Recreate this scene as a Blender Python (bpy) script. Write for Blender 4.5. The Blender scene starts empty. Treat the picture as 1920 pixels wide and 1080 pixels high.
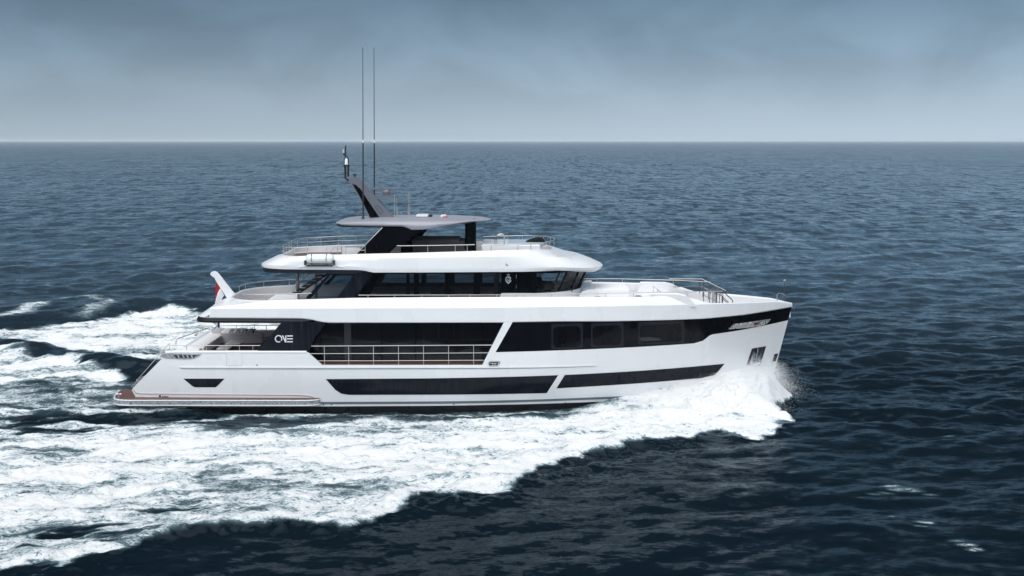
import bpy, bmesh, math, random
import numpy as np
from math import radians, sin, cos, tan, pi, sqrt, atan2

random.seed(7)
SC = bpy.context.scene
COL = SC.collection

# ------------------------------------------------------------------ camera
FPX = 2500.0                      # focal length in pixels of a 1920 px wide frame
TH = radians(6.31)                # pitch below the horizon
CAM = (0.0, -68.9, 13.46)
cam_data = bpy.data.cameras.new("camera")
cam = bpy.data.objects.new("camera", cam_data)
COL.objects.link(cam)
cam.location = CAM
cam.rotation_euler = (pi / 2 - TH, 0, 0)
cam_data.sensor_width = 36.0
cam_data.lens = FPX / 1920 * 36.0
cam_data.clip_start = 0.5
cam_data.clip_end = 60000
SC.camera = cam

# ------------------------------------------------------------------ colour management
SC.view_settings.view_transform = 'Standard'
SC.view_settings.look = 'None'
SC.view_settings.exposure = 0.0
SC.view_settings.gamma = 1.0
SC.render.engine = 'CYCLES'
SC.cycles.use_denoising = True
SC.cycles.max_bounces = 10
SC.cycles.transparent_max_bounces = 16
SC.cycles.sample_clamp_indirect = 6.0
SC.cycles.volume_bounces = 1

# ------------------------------------------------------------------ sun (behind a thick overcast)
SUN_EL, SUN_AZ = radians(52), radians(205)     # azimuth measured clockwise from +Y: behind the camera, to the left
sun_data = bpy.data.lights.new("sun", 'SUN')
sun = bpy.data.objects.new("sun", sun_data)
COL.objects.link(sun)
sun_data.energy = 1.0
sun_data.angle = radians(45)
sun_data.color = (1.0, 0.99, 0.975)
_sd = (sin(SUN_AZ) * cos(SUN_EL), cos(SUN_AZ) * cos(SUN_EL), sin(SUN_EL))
sun.rotation_euler = (pi / 2 - SUN_EL, 0, pi - SUN_AZ)
sun.location = (-30, -60, 80)

# ------------------------------------------------------------------ world: overcast sky
W = bpy.data.worlds.new("World")
SC.world = W
W.use_nodes = True
nt = W.node_tree
nt.nodes.clear()


def N(tree, t, **kw):
    n = tree.nodes.new(t)
    for k, v in kw.items():
        setattr(n, k, v)
    return n


def ramp(tree, pts, interp='LINEAR'):
    r = N(tree, 'ShaderNodeValToRGB')
    cr = r.color_ramp
    cr.interpolation = interp
    while len(cr.elements) < len(pts):
        cr.elements.new(0.5)
    for e, (p, c) in zip(cr.elements, pts):
        e.position = p
        e.color = (c[0], c[1], c[2], 1) if len(c) >= 3 else (c[0], c[0], c[0], 1)
    return r


def math_n(tree, op, a, b=None, clamp=False):
    m = N(tree, 'ShaderNodeMath', operation=op, use_clamp=clamp)
    for i, v in enumerate((a, b)):
        if v is None:
            continue
        if isinstance(v, (int, float)):
            m.inputs[i].default_value = v
        else:
            tree.links.new(v, m.inputs[i])
    return m.outputs[0]


def mixc(tree, f, a, b, blend='MIX'):
    m = N(tree, 'ShaderNodeMix', data_type='RGBA', blend_type=blend)
    for s, v in ((m.inputs[0], f), (m.inputs[6], a), (m.inputs[7], b)):
        if isinstance(v, (int, float)):
            s.default_value = v
        elif isinstance(v, tuple):
            s.default_value = (v[0], v[1], v[2], 1)
        else:
            tree.links.new(v, s)
    return m.outputs[2]


def maprange(tree, v, a, b, c=0.0, d=1.0, kind='SMOOTHSTEP'):
    m = N(tree, 'ShaderNodeMapRange', interpolation_type=kind)
    tree.links.new(v, m.inputs[0])
    for i, x in zip((1, 2, 3, 4), (a, b, c, d)):
        m.inputs[i].default_value = x
    return m.outputs[0]


tc = N(nt, 'ShaderNodeTexCoord')
sep = N(nt, 'ShaderNodeSeparateXYZ')
nt.links.new(tc.outputs['Generated'], sep.inputs[0])
# elevation gradient of the cloud bank ahead: pale mist on the horizon, slate blue higher up
# ramp over sin(elevation) 0 .. 0.5
e = maprange(nt, sep.outputs[2], 0.0, 0.5, 0.0, 1.0, 'LINEAR')
bank = ramp(nt, [(0.0, (.455, .555, .64)), (0.015, (.435, .54, .628)), (0.06, (.350, .455, .55)), (0.13, (.225, .325, .425)),
                 (0.215, (.125, .205, .29)), (0.30, (.19, .295, .39)), (0.42, (.125, .195, .265)), (0.60, (.055, .09, .125)), (0.78, (.03, .05, .075)), (1.0, (.02, .034, .05))])
nt.links.new(e, bank.inputs[0])
# cloud mottling, stretched along the horizon
mp = N(nt, 'ShaderNodeMapping')
mp.inputs['Scale'].default_value = (4.6, 4.6, 8.5)
mp.inputs['Location'].default_value = (1.7, 0.3, 0.4)
nt.links.new(tc.outputs['Generated'], mp.inputs[0])
cn = N(nt, 'ShaderNodeTexNoise')
cn.inputs['Scale'].default_value = 2.1
cn.inputs['Detail'].default_value = 5
cn.inputs['Roughness'].default_value = 0.5
cn.inputs['Distortion'].default_value = 0.5
nt.links.new(mp.outputs[0], cn.inputs['Vector'])
cv = maprange(nt, cn.outputs[0], 0.27, 0.75, 0.87, 1.14)
# mottling fades into the mist on the horizon
cfade = maprange(nt, sep.outputs[2], 0.004, 0.06)
cvm = N(nt, 'ShaderNodeMix', data_type='FLOAT')
nt.links.new(cfade, cvm.inputs[0])
cvm.inputs[2].default_value = 1.0
nt.links.new(cv, cvm.inputs[3])
# the bank is a little brighter to the right
side = maprange(nt, sep.outputs[0], -0.4, 0.4, 0.86, 1.12)
mul = math_n(nt, 'MULTIPLY', cvm.outputs[0], side)
vm = N(nt, 'ShaderNodeVectorMath', operation='SCALE')
nt.links.new(bank.outputs[0], vm.inputs[0])
nt.links.new(mul, vm.inputs['Scale'])
# bright thin overcast overhead and behind the camera
back = math_n(nt, 'MULTIPLY', maprange(nt, sep.outputs[1], 0.25, -0.45), maprange(nt, sep.outputs[2], 0.10, 0.42))
up = maprange(nt, sep.outputs[2], 0.66, 0.95)
br = math_n(nt, 'MAXIMUM', back, up)
bright = mixc(nt, br, vm.outputs[0], mixc(nt, up, (1.38, 1.44, 1.52), (1.62, 1.67, 1.74)))
# clear-sky light filtering through
sky = N(nt, 'ShaderNodeTexSky', sky_type='NISHITA')
sky.sun_disc = False
sky.sun_elevation = SUN_EL
sky.sun_rotation = SUN_AZ
sky.air_density = 1.0
sky.dust_density = 3.0
skyd = N(nt, 'ShaderNodeVectorMath', operation='SCALE')
nt.links.new(sky.outputs[0], skyd.inputs[0])
skyd.inputs['Scale'].default_value = 0.004
tot = N(nt, 'ShaderNodeVectorMath', operation='ADD')
nt.links.new(bright, tot.inputs[0])
nt.links.new(skyd.outputs[0], tot.inputs[1])
bg = N(nt, 'ShaderNodeBackground')
bg.inputs['Strength'].default_value = 1.0
nt.links.new(tot.outputs[0], bg.inputs[0])
wo = N(nt, 'ShaderNodeOutputWorld')
nt.links.new(bg.outputs[0], wo.inputs[0])

# ------------------------------------------------------------------ measuring helpers


def at(px, py, Y):
    """a measured point of the photograph (1920x1080) on the vertical plane at depth Y, in metres"""
    u, v = (px - 960) / FPX, (540 - py) / FPX
    dy = cos(TH) + v * sin(TH)
    dz = -sin(TH) + v * cos(TH)
    t = (Y - CAM[1]) / dy
    return (u * t, Y, CAM[2] + dz * t)


def on_z(px, py, z=0.0):
    u, v = (px - 960) / FPX, (540 - py) / FPX
    dy = cos(TH) + v * sin(TH)
    dz = -sin(TH) + v * cos(TH)
    t = (z - CAM[2]) / dz
    return (u * t, CAM[1] + dy * t, z)


def sstep(a, b, x):
    t = min(1.0, max(0.0, (x - a) / (b - a)))
    return t * t * (3 - 2 * t)


def stem_x(z):
    return 13.38 + 0.245 * z if z > 0 else 13.38 + 0.6 * z


def hb(x, z):
    """half-breadth of the hull at length x and height z"""
    zz = min(5.6, max(-1.4, z))
    B = 3.80 - 0.28 * (1 - sstep(-0.6, 2.6, zz)) - 0.35 * (1 - sstep(-1.4, 0.2, zz))
    q = min(1.0, max(0.0, zz / 5.0))
    x0 = -5.0 + 8.0 * q
    p = 1.85 + 0.5 * q
    xs = stem_x(zz)
    u = min(1.0, max(0.0, (x - x0) / (xs - x0)))
    b = B * (1 - u ** p)
    if x < -8:
        b *= 1 - 0.05 * ((-8 - x) / 10.0) ** 2
    return max(b, 0.0)


def at_side(px, py, inset=0.0, bf=None):
    bf = bf or hb
    Y = -3.8
    for _ in range(12):
        x, _y, z = at(px, py, Y)
        Y = 0.4 * Y + 0.6 * -(max(bf(x, z) - inset, 0.0))
    x, _y, z = at(px, py, Y)
    return (x, Y, z)


def zline(pts, inset=0.0, bf=None):
    """height profile along the ship's side, measured at picture points"""
    a = [at_side(p, q, inset, bf) for p, q in pts]
    xs = [k[0] for k in a]
    zs = [k[2] for k in a]
    return lambda x: float(np.interp(x, xs, zs))


# ------------------------------------------------------------------ materials


def principled(name, col, rough=0.5, metal=0.0, coat=0.0, spec=0.5):
    m = bpy.data.materials.new(name)
    m.use_nodes = True
    b = m.node_tree.nodes['Principled BSDF']
    b.inputs['Base Color'].default_value = (*col, 1)
    b.inputs['Roughness'].default_value = rough
    b.inputs['Metallic'].default_value = metal
    b.inputs['Coat Weight'].default_value = coat
    b.inputs['Coat Roughness'].default_value = 0.06
    b.inputs['Specular IOR Level'].default_value = spec
    return m


def weather(m, scale, amt, rough_amt=0.1):
    """faint uneven tone and gloss from salt and rain running down"""
    t = m.node_tree
    b = t.nodes['Principled BSDF']
    g = N(t, 'ShaderNodeNewGeometry')
    mp_ = N(t, 'ShaderNodeMapping')
    mp_.inputs['Scale'].default_value = scale
    t.links.new(g.outputs['Position'], mp_.inputs[0])
    n = N(t, 'ShaderNodeTexNoise')
    n.inputs['Scale'].default_value = 1.0
    n.inputs['Detail'].default_value = 6
    t.links.new(mp_.outputs[0], n.inputs['Vector'])
    c = b.inputs['Base Color'].default_value[:3]
    f = maprange(t, n.outputs[0], 0.3, 0.7)
    t.links.new(mixc(t, f, tuple(v * (1 - amt) for v in c), tuple(min(.95, v * (1 + amt)) for v in c)), b.inputs['Base Color'])
    r = b.inputs['Roughness'].default_value
    t.links.new(maprange(t, n.outputs[0], 0.3, 0.7, max(.02, r - rough_amt), r + rough_amt), b.inputs['Roughness'])
    return m


M = {}
M['white'] = weather(principled('white_paint', (.80, .81, .825), .28, 0, .35), (.5, .5, .25), .018, .06)
M['white_in'] = principled('white_gelcoat', (.78, .77, .79), .45)
M['offwhite'] = principled('off_white_cushion', (.84, .84, .85), .8)
M['black'] = weather(principled('black_gloss', (.003, .004, .006), .10, 0, 0, .13), (3, 3, .5), .25, .05)
M['navy'] = weather(principled('navy_panel', (.007, .009, .016), .2, 0, 0, .2), (6, 6, .7), .35, .08)
M['bottom'] = weather(principled('antifouling', (.008, .009, .011), .35), (2, 2, 2), .3)
M['winframe'] = principled('window_surround', (.012, .015, .022), .30, 0, 0, .2)
M['hullglass'] = weather(principled('hull_glass', (.006, .008, .014), .14, 0, 0, .2), (9, 9, .9), .4, .06)
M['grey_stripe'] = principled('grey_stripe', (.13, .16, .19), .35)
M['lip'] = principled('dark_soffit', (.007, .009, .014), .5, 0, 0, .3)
M['steel'] = principled('stainless_steel', (.62, .62, .63), .22, 1.0)
M['railsteel'] = principled('rail_steel', (.60, .585, .57), .33, .7)
M['darksteel'] = principled('rail_dark', (.16, .15, .15), .35, .8)
M['grey'] = principled('silver_grey_paint', (.34, .345, .39), .42, .1, .1)
M['mastgrey'] = principled('mast_grey_paint', (.165, .178, .21), .35, .1, .2)
M['graphite'] = principled('graphite', (.03, .033, .04), .35, .2)
M['blackmatt'] = principled('black_matt', (.012, .012, .013), .55)
M['greyfab'] = weather(principled('grey_cover', (.060, .060, .068), .85), (4, 4, 4), .2)
M['greyfab2'] = principled('stone_grey', (.50, .475, .49), .7)
M['darkfab'] = principled('dark_fabric', (.009, .009, .011), .9, 0, 0, .2)
M['wood'] = principled('dark_wood', (.10, .040, .025), .4)
M['mark'] = principled('lettering', (.78, .80, .80), .35, .1)
M['inkmark'] = principled('dark_print', (.05, .05, .07), .5)
M['red'] = principled('flag_red', (.42, .012, .02), .85)
M['flagwhite'] = principled('flag_white', (.78, .78, .80), .85)
M['flagblue'] = principled('flag_blue', (.012, .035, .13), .85)
M['wetdeck'] = principled('wet_grey_deck', (.40, .375, .38), .3)
M['leadsteel'] = weather(principled('worn_fairlead', (.36, .37, .39), .35, .4), (9, 9, 14), .4, .1)
M['rollersteel'] = weather(principled('polished_fairlead', (.80, .79, .78), .3, .55), (9, 9, 14), .45, .1)
M['orange'] = principled('orange_red', (.55, .07, .03), .5)
M['pool'] = principled('spa_cover', (.42, .50, .58), .3)
M['skin_in'] = principled('cabin_lining', (.10, .095, .09), .7)
M['ceil_in'] = principled('cabin_ceiling', (.70, .70, .70), .7)

# teak planking with thin dark caulking lines along the ship
tk = principled('teak', (.20, .10, .065), .55)
t = tk.node_tree
g = N(t, 'ShaderNodeNewGeometry')
s = N(t, 'ShaderNodeSeparateXYZ')
t.links.new(g.outputs['Position'], s.inputs[0])
fr = math_n(t, 'FRACT', math_n(t, 'MULTIPLY', s.outputs[1], 1 / 0.07))
line = maprange(t, fr, 0.86, 0.92)
mp_ = N(t, 'ShaderNodeMapping')
mp_.inputs['Scale'].default_value = (.8, 14, 1)
t.links.new(g.outputs['Position'], mp_.inputs[0])
n = N(t, 'ShaderNodeTexNoise')
n.inputs['Scale'].default_value = 1.0
n.inputs['Detail'].default_value = 5
t.links.new(mp_.outputs[0], n.inputs['Vector'])
c1 = mixc(t, maprange(t, n.outputs[0], .3, .7), (.095, .046, .036), (.165, .088, .066))
t.links.new(mixc(t, line, c1, (.04, .025, .02)), t.nodes['Principled BSDF'].inputs['Base Color'])
M['teak'] = tk


def glass(name, tint, clear):
    m = bpy.data.materials.new(name)
    m.use_nodes = True
    t = m.node_tree
    t.nodes.clear()
    tr = N(t, 'ShaderNodeBsdfTransparent')
    tr.inputs[0].default_value = (*tint, 1)
    gl = N(t, 'ShaderNodeBsdfGlossy')
    gl.inputs[0].default_value = (.9, .95, 1, 1)
    gl.inputs['Roughness'].default_value = .04
    df = N(t, 'ShaderNodeBsdfDiffuse')
    df.inputs[0].default_value = (.006, .007, .010, 1)
    m1 = N(t, 'ShaderNodeMixShader')
    m1.inputs[0].default_value = clear
    t.links.new(df.outputs[0], m1.inputs[1])
    t.links.new(tr.outputs[0], m1.inputs[2])
    fz = N(t, 'ShaderNodeFresnel')
    fz.inputs[0].default_value = 1.42
    m2 = N(t, 'ShaderNodeMixShader')
    t.links.new(fz.outputs[0], m2.inputs[0])
    t.links.new(m1.outputs[0], m2.inputs[1])
    t.links.new(gl.outputs[0], m2.inputs[2])
    o = N(t, 'ShaderNodeOutputMaterial')
    t.links.new(m2.outputs[0], o.inputs[0])
    return m


M['glass_dark'] = glass('dark_tinted_glass', (.36, .40, .46), .62)
M['glass_mid'] = glass('smoked_glass', (.56, .58, .62), .84)
M['glass_side'] = glass('side_light_glass', (.74, .79, .83), .96)
M['glass_clear'] = glass('wheelhouse_glass', (.84, .88, .90), .97)

# ------------------------------------------------------------------ object helpers


def tag(o, label=None, cat=None, group=None, kind=None):
    if label:
        o['label'] = label
    if cat:
        o['category'] = cat
    if group:
        o['group'] = group
    if kind:
        o['kind'] = kind
    return o


def empty(name, loc=(0, 0, 0)):
    o = bpy.data.objects.new(name, None)
    o.location = loc
    o.empty_display_size = 0.3
    COL.objects.link(o)
    return o


class MB:
    def __init__(self):
        self.v = []
        self.f = []

    def add(self, vs, fs):
        k = len(self.v)
        self.v += [tuple(p) for p in vs]
        self.f += [tuple(i + k for i in q) for q in fs]
        return self

    def box(self, a, b):
        x0, y0, z0 = [min(p, q) for p, q in zip(a, b)]
        x1, y1, z1 = [max(p, q) for p, q in zip(a, b)]
        return self.add([(x0, y0, z0), (x1, y0, z0), (x1, y1, z0), (x0, y1, z0), (x0, y0, z1), (x1, y0, z1), (x1, y1, z1), (x0, y1, z1)],
                        [(0, 3, 2, 1), (4, 5, 6, 7), (0, 1, 5, 4), (1, 2, 6, 5), (2, 3, 7, 6), (3, 0, 4, 7)])

    def tube(self, pts, r, n=8, r2=None, cap=True):
        """round bar along a polyline"""
        pts = [np.array(p, float) for p in pts]
        m = len(pts)
        rings = []
        for i, p in enumerate(pts):
            d = pts[min(i + 1, m - 1)] - pts[max(i - 1, 0)]
            d /= (np.linalg.norm(d) + 1e-9)
            a = np.array((0, 0, 1.0)) if abs(d[2]) < .9 else np.array((1.0, 0, 0))
            u = np.cross(d, a)
            u /= np.linalg.norm(u)
            w = np.cross(d, u)
            rr = r if r2 is None else r + (r2 - r) * i / (m - 1)
            rings.append([tuple(p + rr * (cos(2 * pi * k / n) * u + sin(2 * pi * k / n) * w)) for k in range(n)])
        vs = [q for ring in rings for q in ring]
        fs = []
        for i in range(m - 1):
            for k in range(n):
                fs.append((i * n + k, i * n + (k + 1) % n, (i + 1) * n + (k + 1) % n, (i + 1) * n + k))
        if cap:
            fs.append(tuple(range(n - 1, -1, -1)))
            fs.append(tuple((m - 1) * n + k for k in range(n)))
        return self.add(vs, fs)

    def prism_xz(self, poly, y0, y1):
        """side-view outline given real thickness across the ship"""
        n = len(poly)
        vs = [(x, y0, z) for x, z in poly] + [(x, y1, z) for x, z in poly]
        fs = [tuple(range(n)), tuple(range(2 * n - 1, n - 1, -1))]
        fs += [(i, (i + 1) % n, n + (i + 1) % n, n + i) for i in range(n)]
        return self.add(vs, fs)

    def prism_xy(self, poly, z0, z1):
        n = len(poly)
        vs = [(x, y, z0) for x, y in poly] + [(x, y, z1) for x, y in poly]
        fs = [tuple(range(n - 1, -1, -1)), tuple(range(n, 2 * n))]
        fs += [(i, (i + 1) % n, n + (i + 1) % n, n + i) for i in range(n)]
        return self.add(vs, fs)

    def lathe(self, c, prof, n=16):
        """prof: (radius, height) pairs round a vertical axis at c"""
        vs = []
        for r, h in prof:
            vs += [(c[0] + r * cos(2 * pi * k / n), c[1] + r * sin(2 * pi * k / n), c[2] + h) for k in range(n)]
        fs = []
        for i in range(len(prof) - 1):
            for k in range(n):
                fs.append((i * n + k, i * n + (k + 1) % n, (i + 1) * n + (k + 1) % n, (i + 1) * n + k))
        fs.append(tuple(range(n - 1, -1, -1)))
        fs.append(tuple((len(prof) - 1) * n + k for k in range(n)))
        return self.add(vs, fs)

    def loft(self, rings, closed=True, cap=False):
        n = len(rings[0])
        vs = [p for r in rings for p in r]
        fs = []
        for i in range(len(rings) - 1):
            for k in range(n if closed else n - 1):
                fs.append((i * n + k, i * n + (k + 1) % n, (i + 1) * n + (k + 1) % n, (i + 1) * n + k))
        if cap:
            fs.append(tuple(range(n - 1, -1, -1)))
            fs.append(tuple((len(rings) - 1) * n + k for k in range(n)))
        return self.add(vs, fs)

    def build(self, name, mat, parent=None, smooth=35, bevel=0.0, origin=None, recalc=True, weld=1e-5):
        me = bpy.data.meshes.new(name)
        vs = self.v
        if origin:
            vs = [(x - origin[0], y - origin[1], z - origin[2]) for x, y, z in vs]
        me.from_pydata(vs, [], self.f)
        bm = bmesh.new()
        bm.from_mesh(me)
        if weld:
            bmesh.ops.remove_doubles(bm, verts=bm.verts, dist=weld)
        bmesh.ops.dissolve_degenerate(bm, edges=bm.edges, dist=1e-6)
        if bevel:
            es = [e for e in bm.edges if len(e.link_faces) == 2 and e.calc_face_angle(0) > 0.6]
            bmesh.ops.bevel(bm, geom=es, offset=bevel, segments=3, profile=.6, affect='EDGES', clamp_overlap=True)
        if recalc:
            bmesh.ops.recalc_face_normals(bm, faces=bm.faces)
        bm.to_mesh(me)
        bm.free()
        if smooth:
            for p in me.polygons:
                p.use_smooth = True
            me.set_sharp_from_angle(angle=radians(smooth))
        me.materials.append(mat)
        o = bpy.data.objects.new(name, me)
        COL.objects.link(o)
        if parent:
            o.parent = parent
        if origin:
            pl = parent.location if parent else (0, 0, 0)
            o.location = [a - b for a, b in zip(origin, pl)]
        return o


def slices(poly, dx):
    """vertical slices (x, z_low, z_high) of an x-monotone outline"""
    xs = sorted(set(round(p[0], 5) for p in poly))
    out = [xs[0]]
    for a, b in zip(xs, xs[1:]):
        k = max(1, int(math.ceil((b - a) / dx)))
        out += [a + (b - a) * i / k for i in range(1, k + 1)]
    x0, x1 = xs[0], xs[-1]
    res = []
    n = len(poly)
    for x in out:
        q = min(max(x, x0 + 1e-4), x1 - 1e-4)
        zs = []
        for i in range(n):
            (ax, az), (bx, bz) = poly[i], poly[(i + 1) % n]
            if (ax <= q < bx) or (bx <= q < ax):
                zs.append(az + (bz - az) * (q - ax) / (bx - ax))
        if len(zs) >= 2:
            res.append((x, min(zs), max(zs)))
    return res


FAR = {}


class Pair:
    """near and far copies of a fitting, each its own object"""

    def __init__(self):
        self.m = {}

    def build(self, name, mat, parent=None, **kw):
        first = None
        for s_ in sorted(self.m):
            par = parent
            if s_ > 0 and parent is not None:
                par = FAR.get(parent.name, parent)
            o = self.m[s_].build(name, mat, par, **kw)
            if first is None:
                first = o
            else:
                FAR[first.name] = o
        return first


def side_patch(mb, poly, off=0.0, thick=0.1, sides=(-1, 1), dx=0.3, nz=6, bf=None, closed=True):
    """a shell following the ship's side inside an outline (x, z), with a real thickness"""
    bf = bf or hb
    sl = slices(poly, dx)
    if mb is None:
        pr_ = Pair()
        for s in sides:
            pr_.m[s] = side_patch(MB(), poly, off, thick, (s,), dx, nz, bf, closed)
        return pr_
    for s in sides:
        out, inn = [], []
        for x, z0, z1 in sl:
            for k in range(nz + 1):
                z = z0 + (z1 - z0) * k / nz
                b = bf(x, z)
                out.append((x, s * max(b + off, 0.0), z))
                inn.append((x, s * max(b + off - thick, 0.0), z))
        m = nz + 1
        fs = []
        n = len(sl)
        for i in range(n - 1):
            for k in range(nz):
                fs.append((i * m + k, (i + 1) * m + k, (i + 1) * m + k + 1, i * m + k + 1))
        o = n * m
        if closed:
            fs += [tuple(o + j for j in reversed(q)) for q in list(fs)]
            for i in range(n - 1):
                for k in (0, nz):
                    fs.append((i * m + k, (i + 1) * m + k, o + (i + 1) * m + k, o + i * m + k))
            for k in range(nz):
                for i in (0, n - 1):
                    fs.append((i * m + k, i * m + k + 1, o + i * m + k + 1, o + i * m + k))
            mb.add(out + inn, fs)
        else:
            mb.add(out, fs)
    return mb


def side_poly(pix, inset=0.0, bf=None):
    return [(p[0], p[2]) for p in (at_side(a, b, inset, bf) for a, b in pix)]


def plane_poly(pix, Y):
    return [(p[0], p[2]) for p in (at(a, b, Y) for a, b in pix)]


def const_b(v):
    return lambda x, z: v


def plan(xa, xf, h, ra, lf, p=2.3, n1=10, n2=10, n3=40, n4=36, pa=2.0):
    """half plan outline from the stern centre round the corner and along the side to the bow centre (near side)"""
    pts = []
    for i in range(n1):
        pts.append((xa, -(h - ra) * i / n1))
    for i in range(n2):
        a = (pi / 2) * i / n2
        pts.append((xa + ra - ra * cos(a), -(h - ra) - ra * sin(a)))
    x0, x1 = xa + ra, xf - lf
    for i in range(n3):
        pts.append((x0 + (x1 - x0) * i / n3, -h))
    for i in range(n4 + 1):
        a = (pi / 2) * i / n4
        u = sin(a)
        pts.append((x1 + lf * u, -h * max(0.0, 1 - u ** p) ** (1 / pa)))
    return pts


def full_ring(half, zf):
    near = [(x, y, zf(x)) for x, y in half]
    far = [(x, -y, z) for x, y, z in reversed(near[1:-1])]
    return near + far


def rail(parent, path, posts, base_z, r=0.021, pr=0.017, extra=(), name='railing', mat=None):
    """a railing: top bar (and lower bars) as one part, every post a sub-part"""
    mat = mat or M['railsteel']
    o = MB().tube(path, r).build(name, mat, parent, smooth=60)
    for e_ in extra:
        MB().tube(e_, r * .8).build('lower_bar', mat, o, smooth=60)
    for top, z in zip(posts, base_z):
        MB().tube([(top[0], top[1], z), top], pr).build('stanchion', mat, o, smooth=60)
    return o

# ================================================================== the sea


def _hash(ix, iy, seed):
    h = (ix.astype(np.int64) * 374761393 + iy.astype(np.int64) * 668265263 + seed * 974634721) & 0xffffffff
    h = ((h ^ (h >> 13)) * 1274126177) & 0xffffffff
    h = (h ^ (h >> 16)) & 0xffffff
    return h.astype(np.float64) / 0xffffff


def vnoise(x, y, seed=0):
    ix, iy = np.floor(x), np.floor(y)
    fx, fy = x - ix, y - iy
    fx = fx * fx * fx * (fx * (fx * 6 - 15) + 10)
    fy = fy * fy * fy * (fy * (fy * 6 - 15) + 10)
    a, b = _hash(ix, iy, seed), _hash(ix + 1, iy, seed)
    c, d = _hash(ix, iy + 1, seed), _hash(ix + 1, iy + 1, seed)
    return (a + (b - a) * fx) * (1 - fy) + (c + (d - c) * fx) * fy


def fbm(x, y, seed=0, octv=5, gain=.5, lac=2.03):
    s, a, n = 0, 1.0, 0
    for o in range(octv):
        s = s + a * vnoise(x, y, seed + o * 17)
        n += a
        a *= gain
        x, y = x * lac * .8 + y * lac * .6 + 3.1, -x * lac * .6 + y * lac * .8 + 1.7
    return s / n


def npstep(a, b, x):
    t_ = np.clip((x - a) / (b - a), 0, 1)
    return t_ * t_ * (3 - 2 * t_)


def poly_sd(poly, X, Yv):
    """signed distance to a closed outline, positive inside"""
    P = np.array(poly, float)
    d = np.full(X.shape, 1e9)
    ins = np.zeros(X.shape, bool)
    for (ax, ay), (bx, by) in zip(P, np.roll(P, -1, axis=0)):
        ex, ey = bx - ax, by - ay
        L = ex * ex + ey * ey + 1e-12
        q = np.clip(((X - ax) * ex + (Yv - ay) * ey) / L, 0, 1)
        d = np.minimum(d, (X - ax - q * ex) ** 2 + (Yv - ay - q * ey) ** 2)
        c = ((ay > Yv) != (by > Yv)) & (X < (bx - ax) * (Yv - ay) / (by - ay + 1e-12) + ax)
        ins ^= c
    d = np.sqrt(d)
    return np.where(ins, d, -d)


def line_d(pts, X, Yv):
    d = np.full(X.shape, 1e9)
    P = np.array(pts, float)
    for (ax, ay), (bx, by) in zip(P[:-1], P[1:]):
        ex, ey = bx - ax, by - ay
        q = np.clip(((X - ax) * ex + (Yv - ay) * ey) / (ex * ex + ey * ey + 1e-12), 0, 1)
        d = np.minimum(d, (X - ax - q * ex) ** 2 + (Yv - ay - q * ey) ** 2)
    return np.sqrt(d)


def grow(a, step, ratio, end):
    out, x, s_ = [], a, step
    sg = 1 if end > a else -1
    while (x - end) * sg < 0:
        s_ = s_ * ratio
        x = x + sg * s_
        out.append(x)
    return out


STEP = 0.11
xs_c = list(np.arange(-29, 17, STEP))


def grow2(a, end1, r1, end2, r2):
    o_ = grow(a, STEP, r1, end1)
    return o_ + grow(o_[-1], abs(o_[-1] - o_[-2]), r2, end2)


xs_all = np.array(list(reversed(grow2(xs_c[0], -420, 1.0135, -14000, 1.06))) + xs_c + grow2(xs_c[-1], 420, 1.0135, 14000, 1.06))
ys_c = list(np.arange(-34, 0, STEP))
ys_all = np.array(list(reversed(grow(ys_c[0], STEP, 1.03, -500))) + ys_c + grow2(ys_c[-1], 700, 1.0095, 22000, 1.04))
nx_, ny_ = len(xs_all), len(ys_all)
GX, GY = np.meshgrid(xs_all, ys_all, indexing='xy')
spx = np.gradient(xs_all)
spy = np.gradient(ys_all)
SPX, SPY = np.meshgrid(spx, spy, indexing='xy')

# ---- wind sea: many short crested waves, each left out where the mesh is too coarse to carry it
rng = np.random.default_rng(11)
NW = 170
lam = np.exp(rng.uniform(np.log(.45), np.log(42.0), NW))
ang = radians(-62) + rng.normal(0, .62, NW)
kx, ky = 2 * pi / lam * np.cos(ang), 2 * pi / lam * np.sin(ang)
wgt = np.exp(-(np.log(lam / 2.0) / np.where(lam > 2.0, 1.55, 1.1)) ** 2)
slope = .175 * wgt / np.sqrt((wgt ** 2).sum() / 2)
amp = slope * lam / (2 * pi)
pha = rng.uniform(0, 2 * pi, NW)
H = np.zeros_like(GX)
DX = np.zeros_like(GX)
DY = np.zeros_like(GX)
# gusty patches: the chop is not equally steep everywhere
gust = (.72 + .56 * fbm(GX / 26, GY / 17, 91, 3)).astype(np.float64)
gust *= (1 - .42 * npstep(-4, -12, GY) * npstep(30, 8, GX)) * (1 - .25 * npstep(0, -18, GY))
for i in range(NW):
    wx = np.clip((lam[i] / (np.abs(np.cos(ang[i])) * spx + 1e-9) - 2.5) / 3, 0, 1)
    wy = np.clip((lam[i] / (np.abs(np.sin(ang[i])) * spy + 1e-9) - 2.5) / 3, 0, 1)
    jx, jy = np.nonzero(wx)[0], np.nonzero(wy)[0]
    if not len(jx) or not len(jy):
        continue
    sl = (slice(jy[0], jy[-1] + 1), slice(jx[0], jx[-1] + 1))
    w_ = wy[sl[0], None] * wx[None, sl[1]] * gust[sl]
    ph = kx[i] * GX[sl] + ky[i] * GY[sl] + pha[i]
    H[sl] += amp[i] * w_ * np.sin(ph)
    c_ = .8 * amp[i] * w_ * np.cos(ph)
    DX[sl] += c_ * np.cos(ang[i])
    DY[sl] += c_ * np.sin(ang[i])

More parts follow.
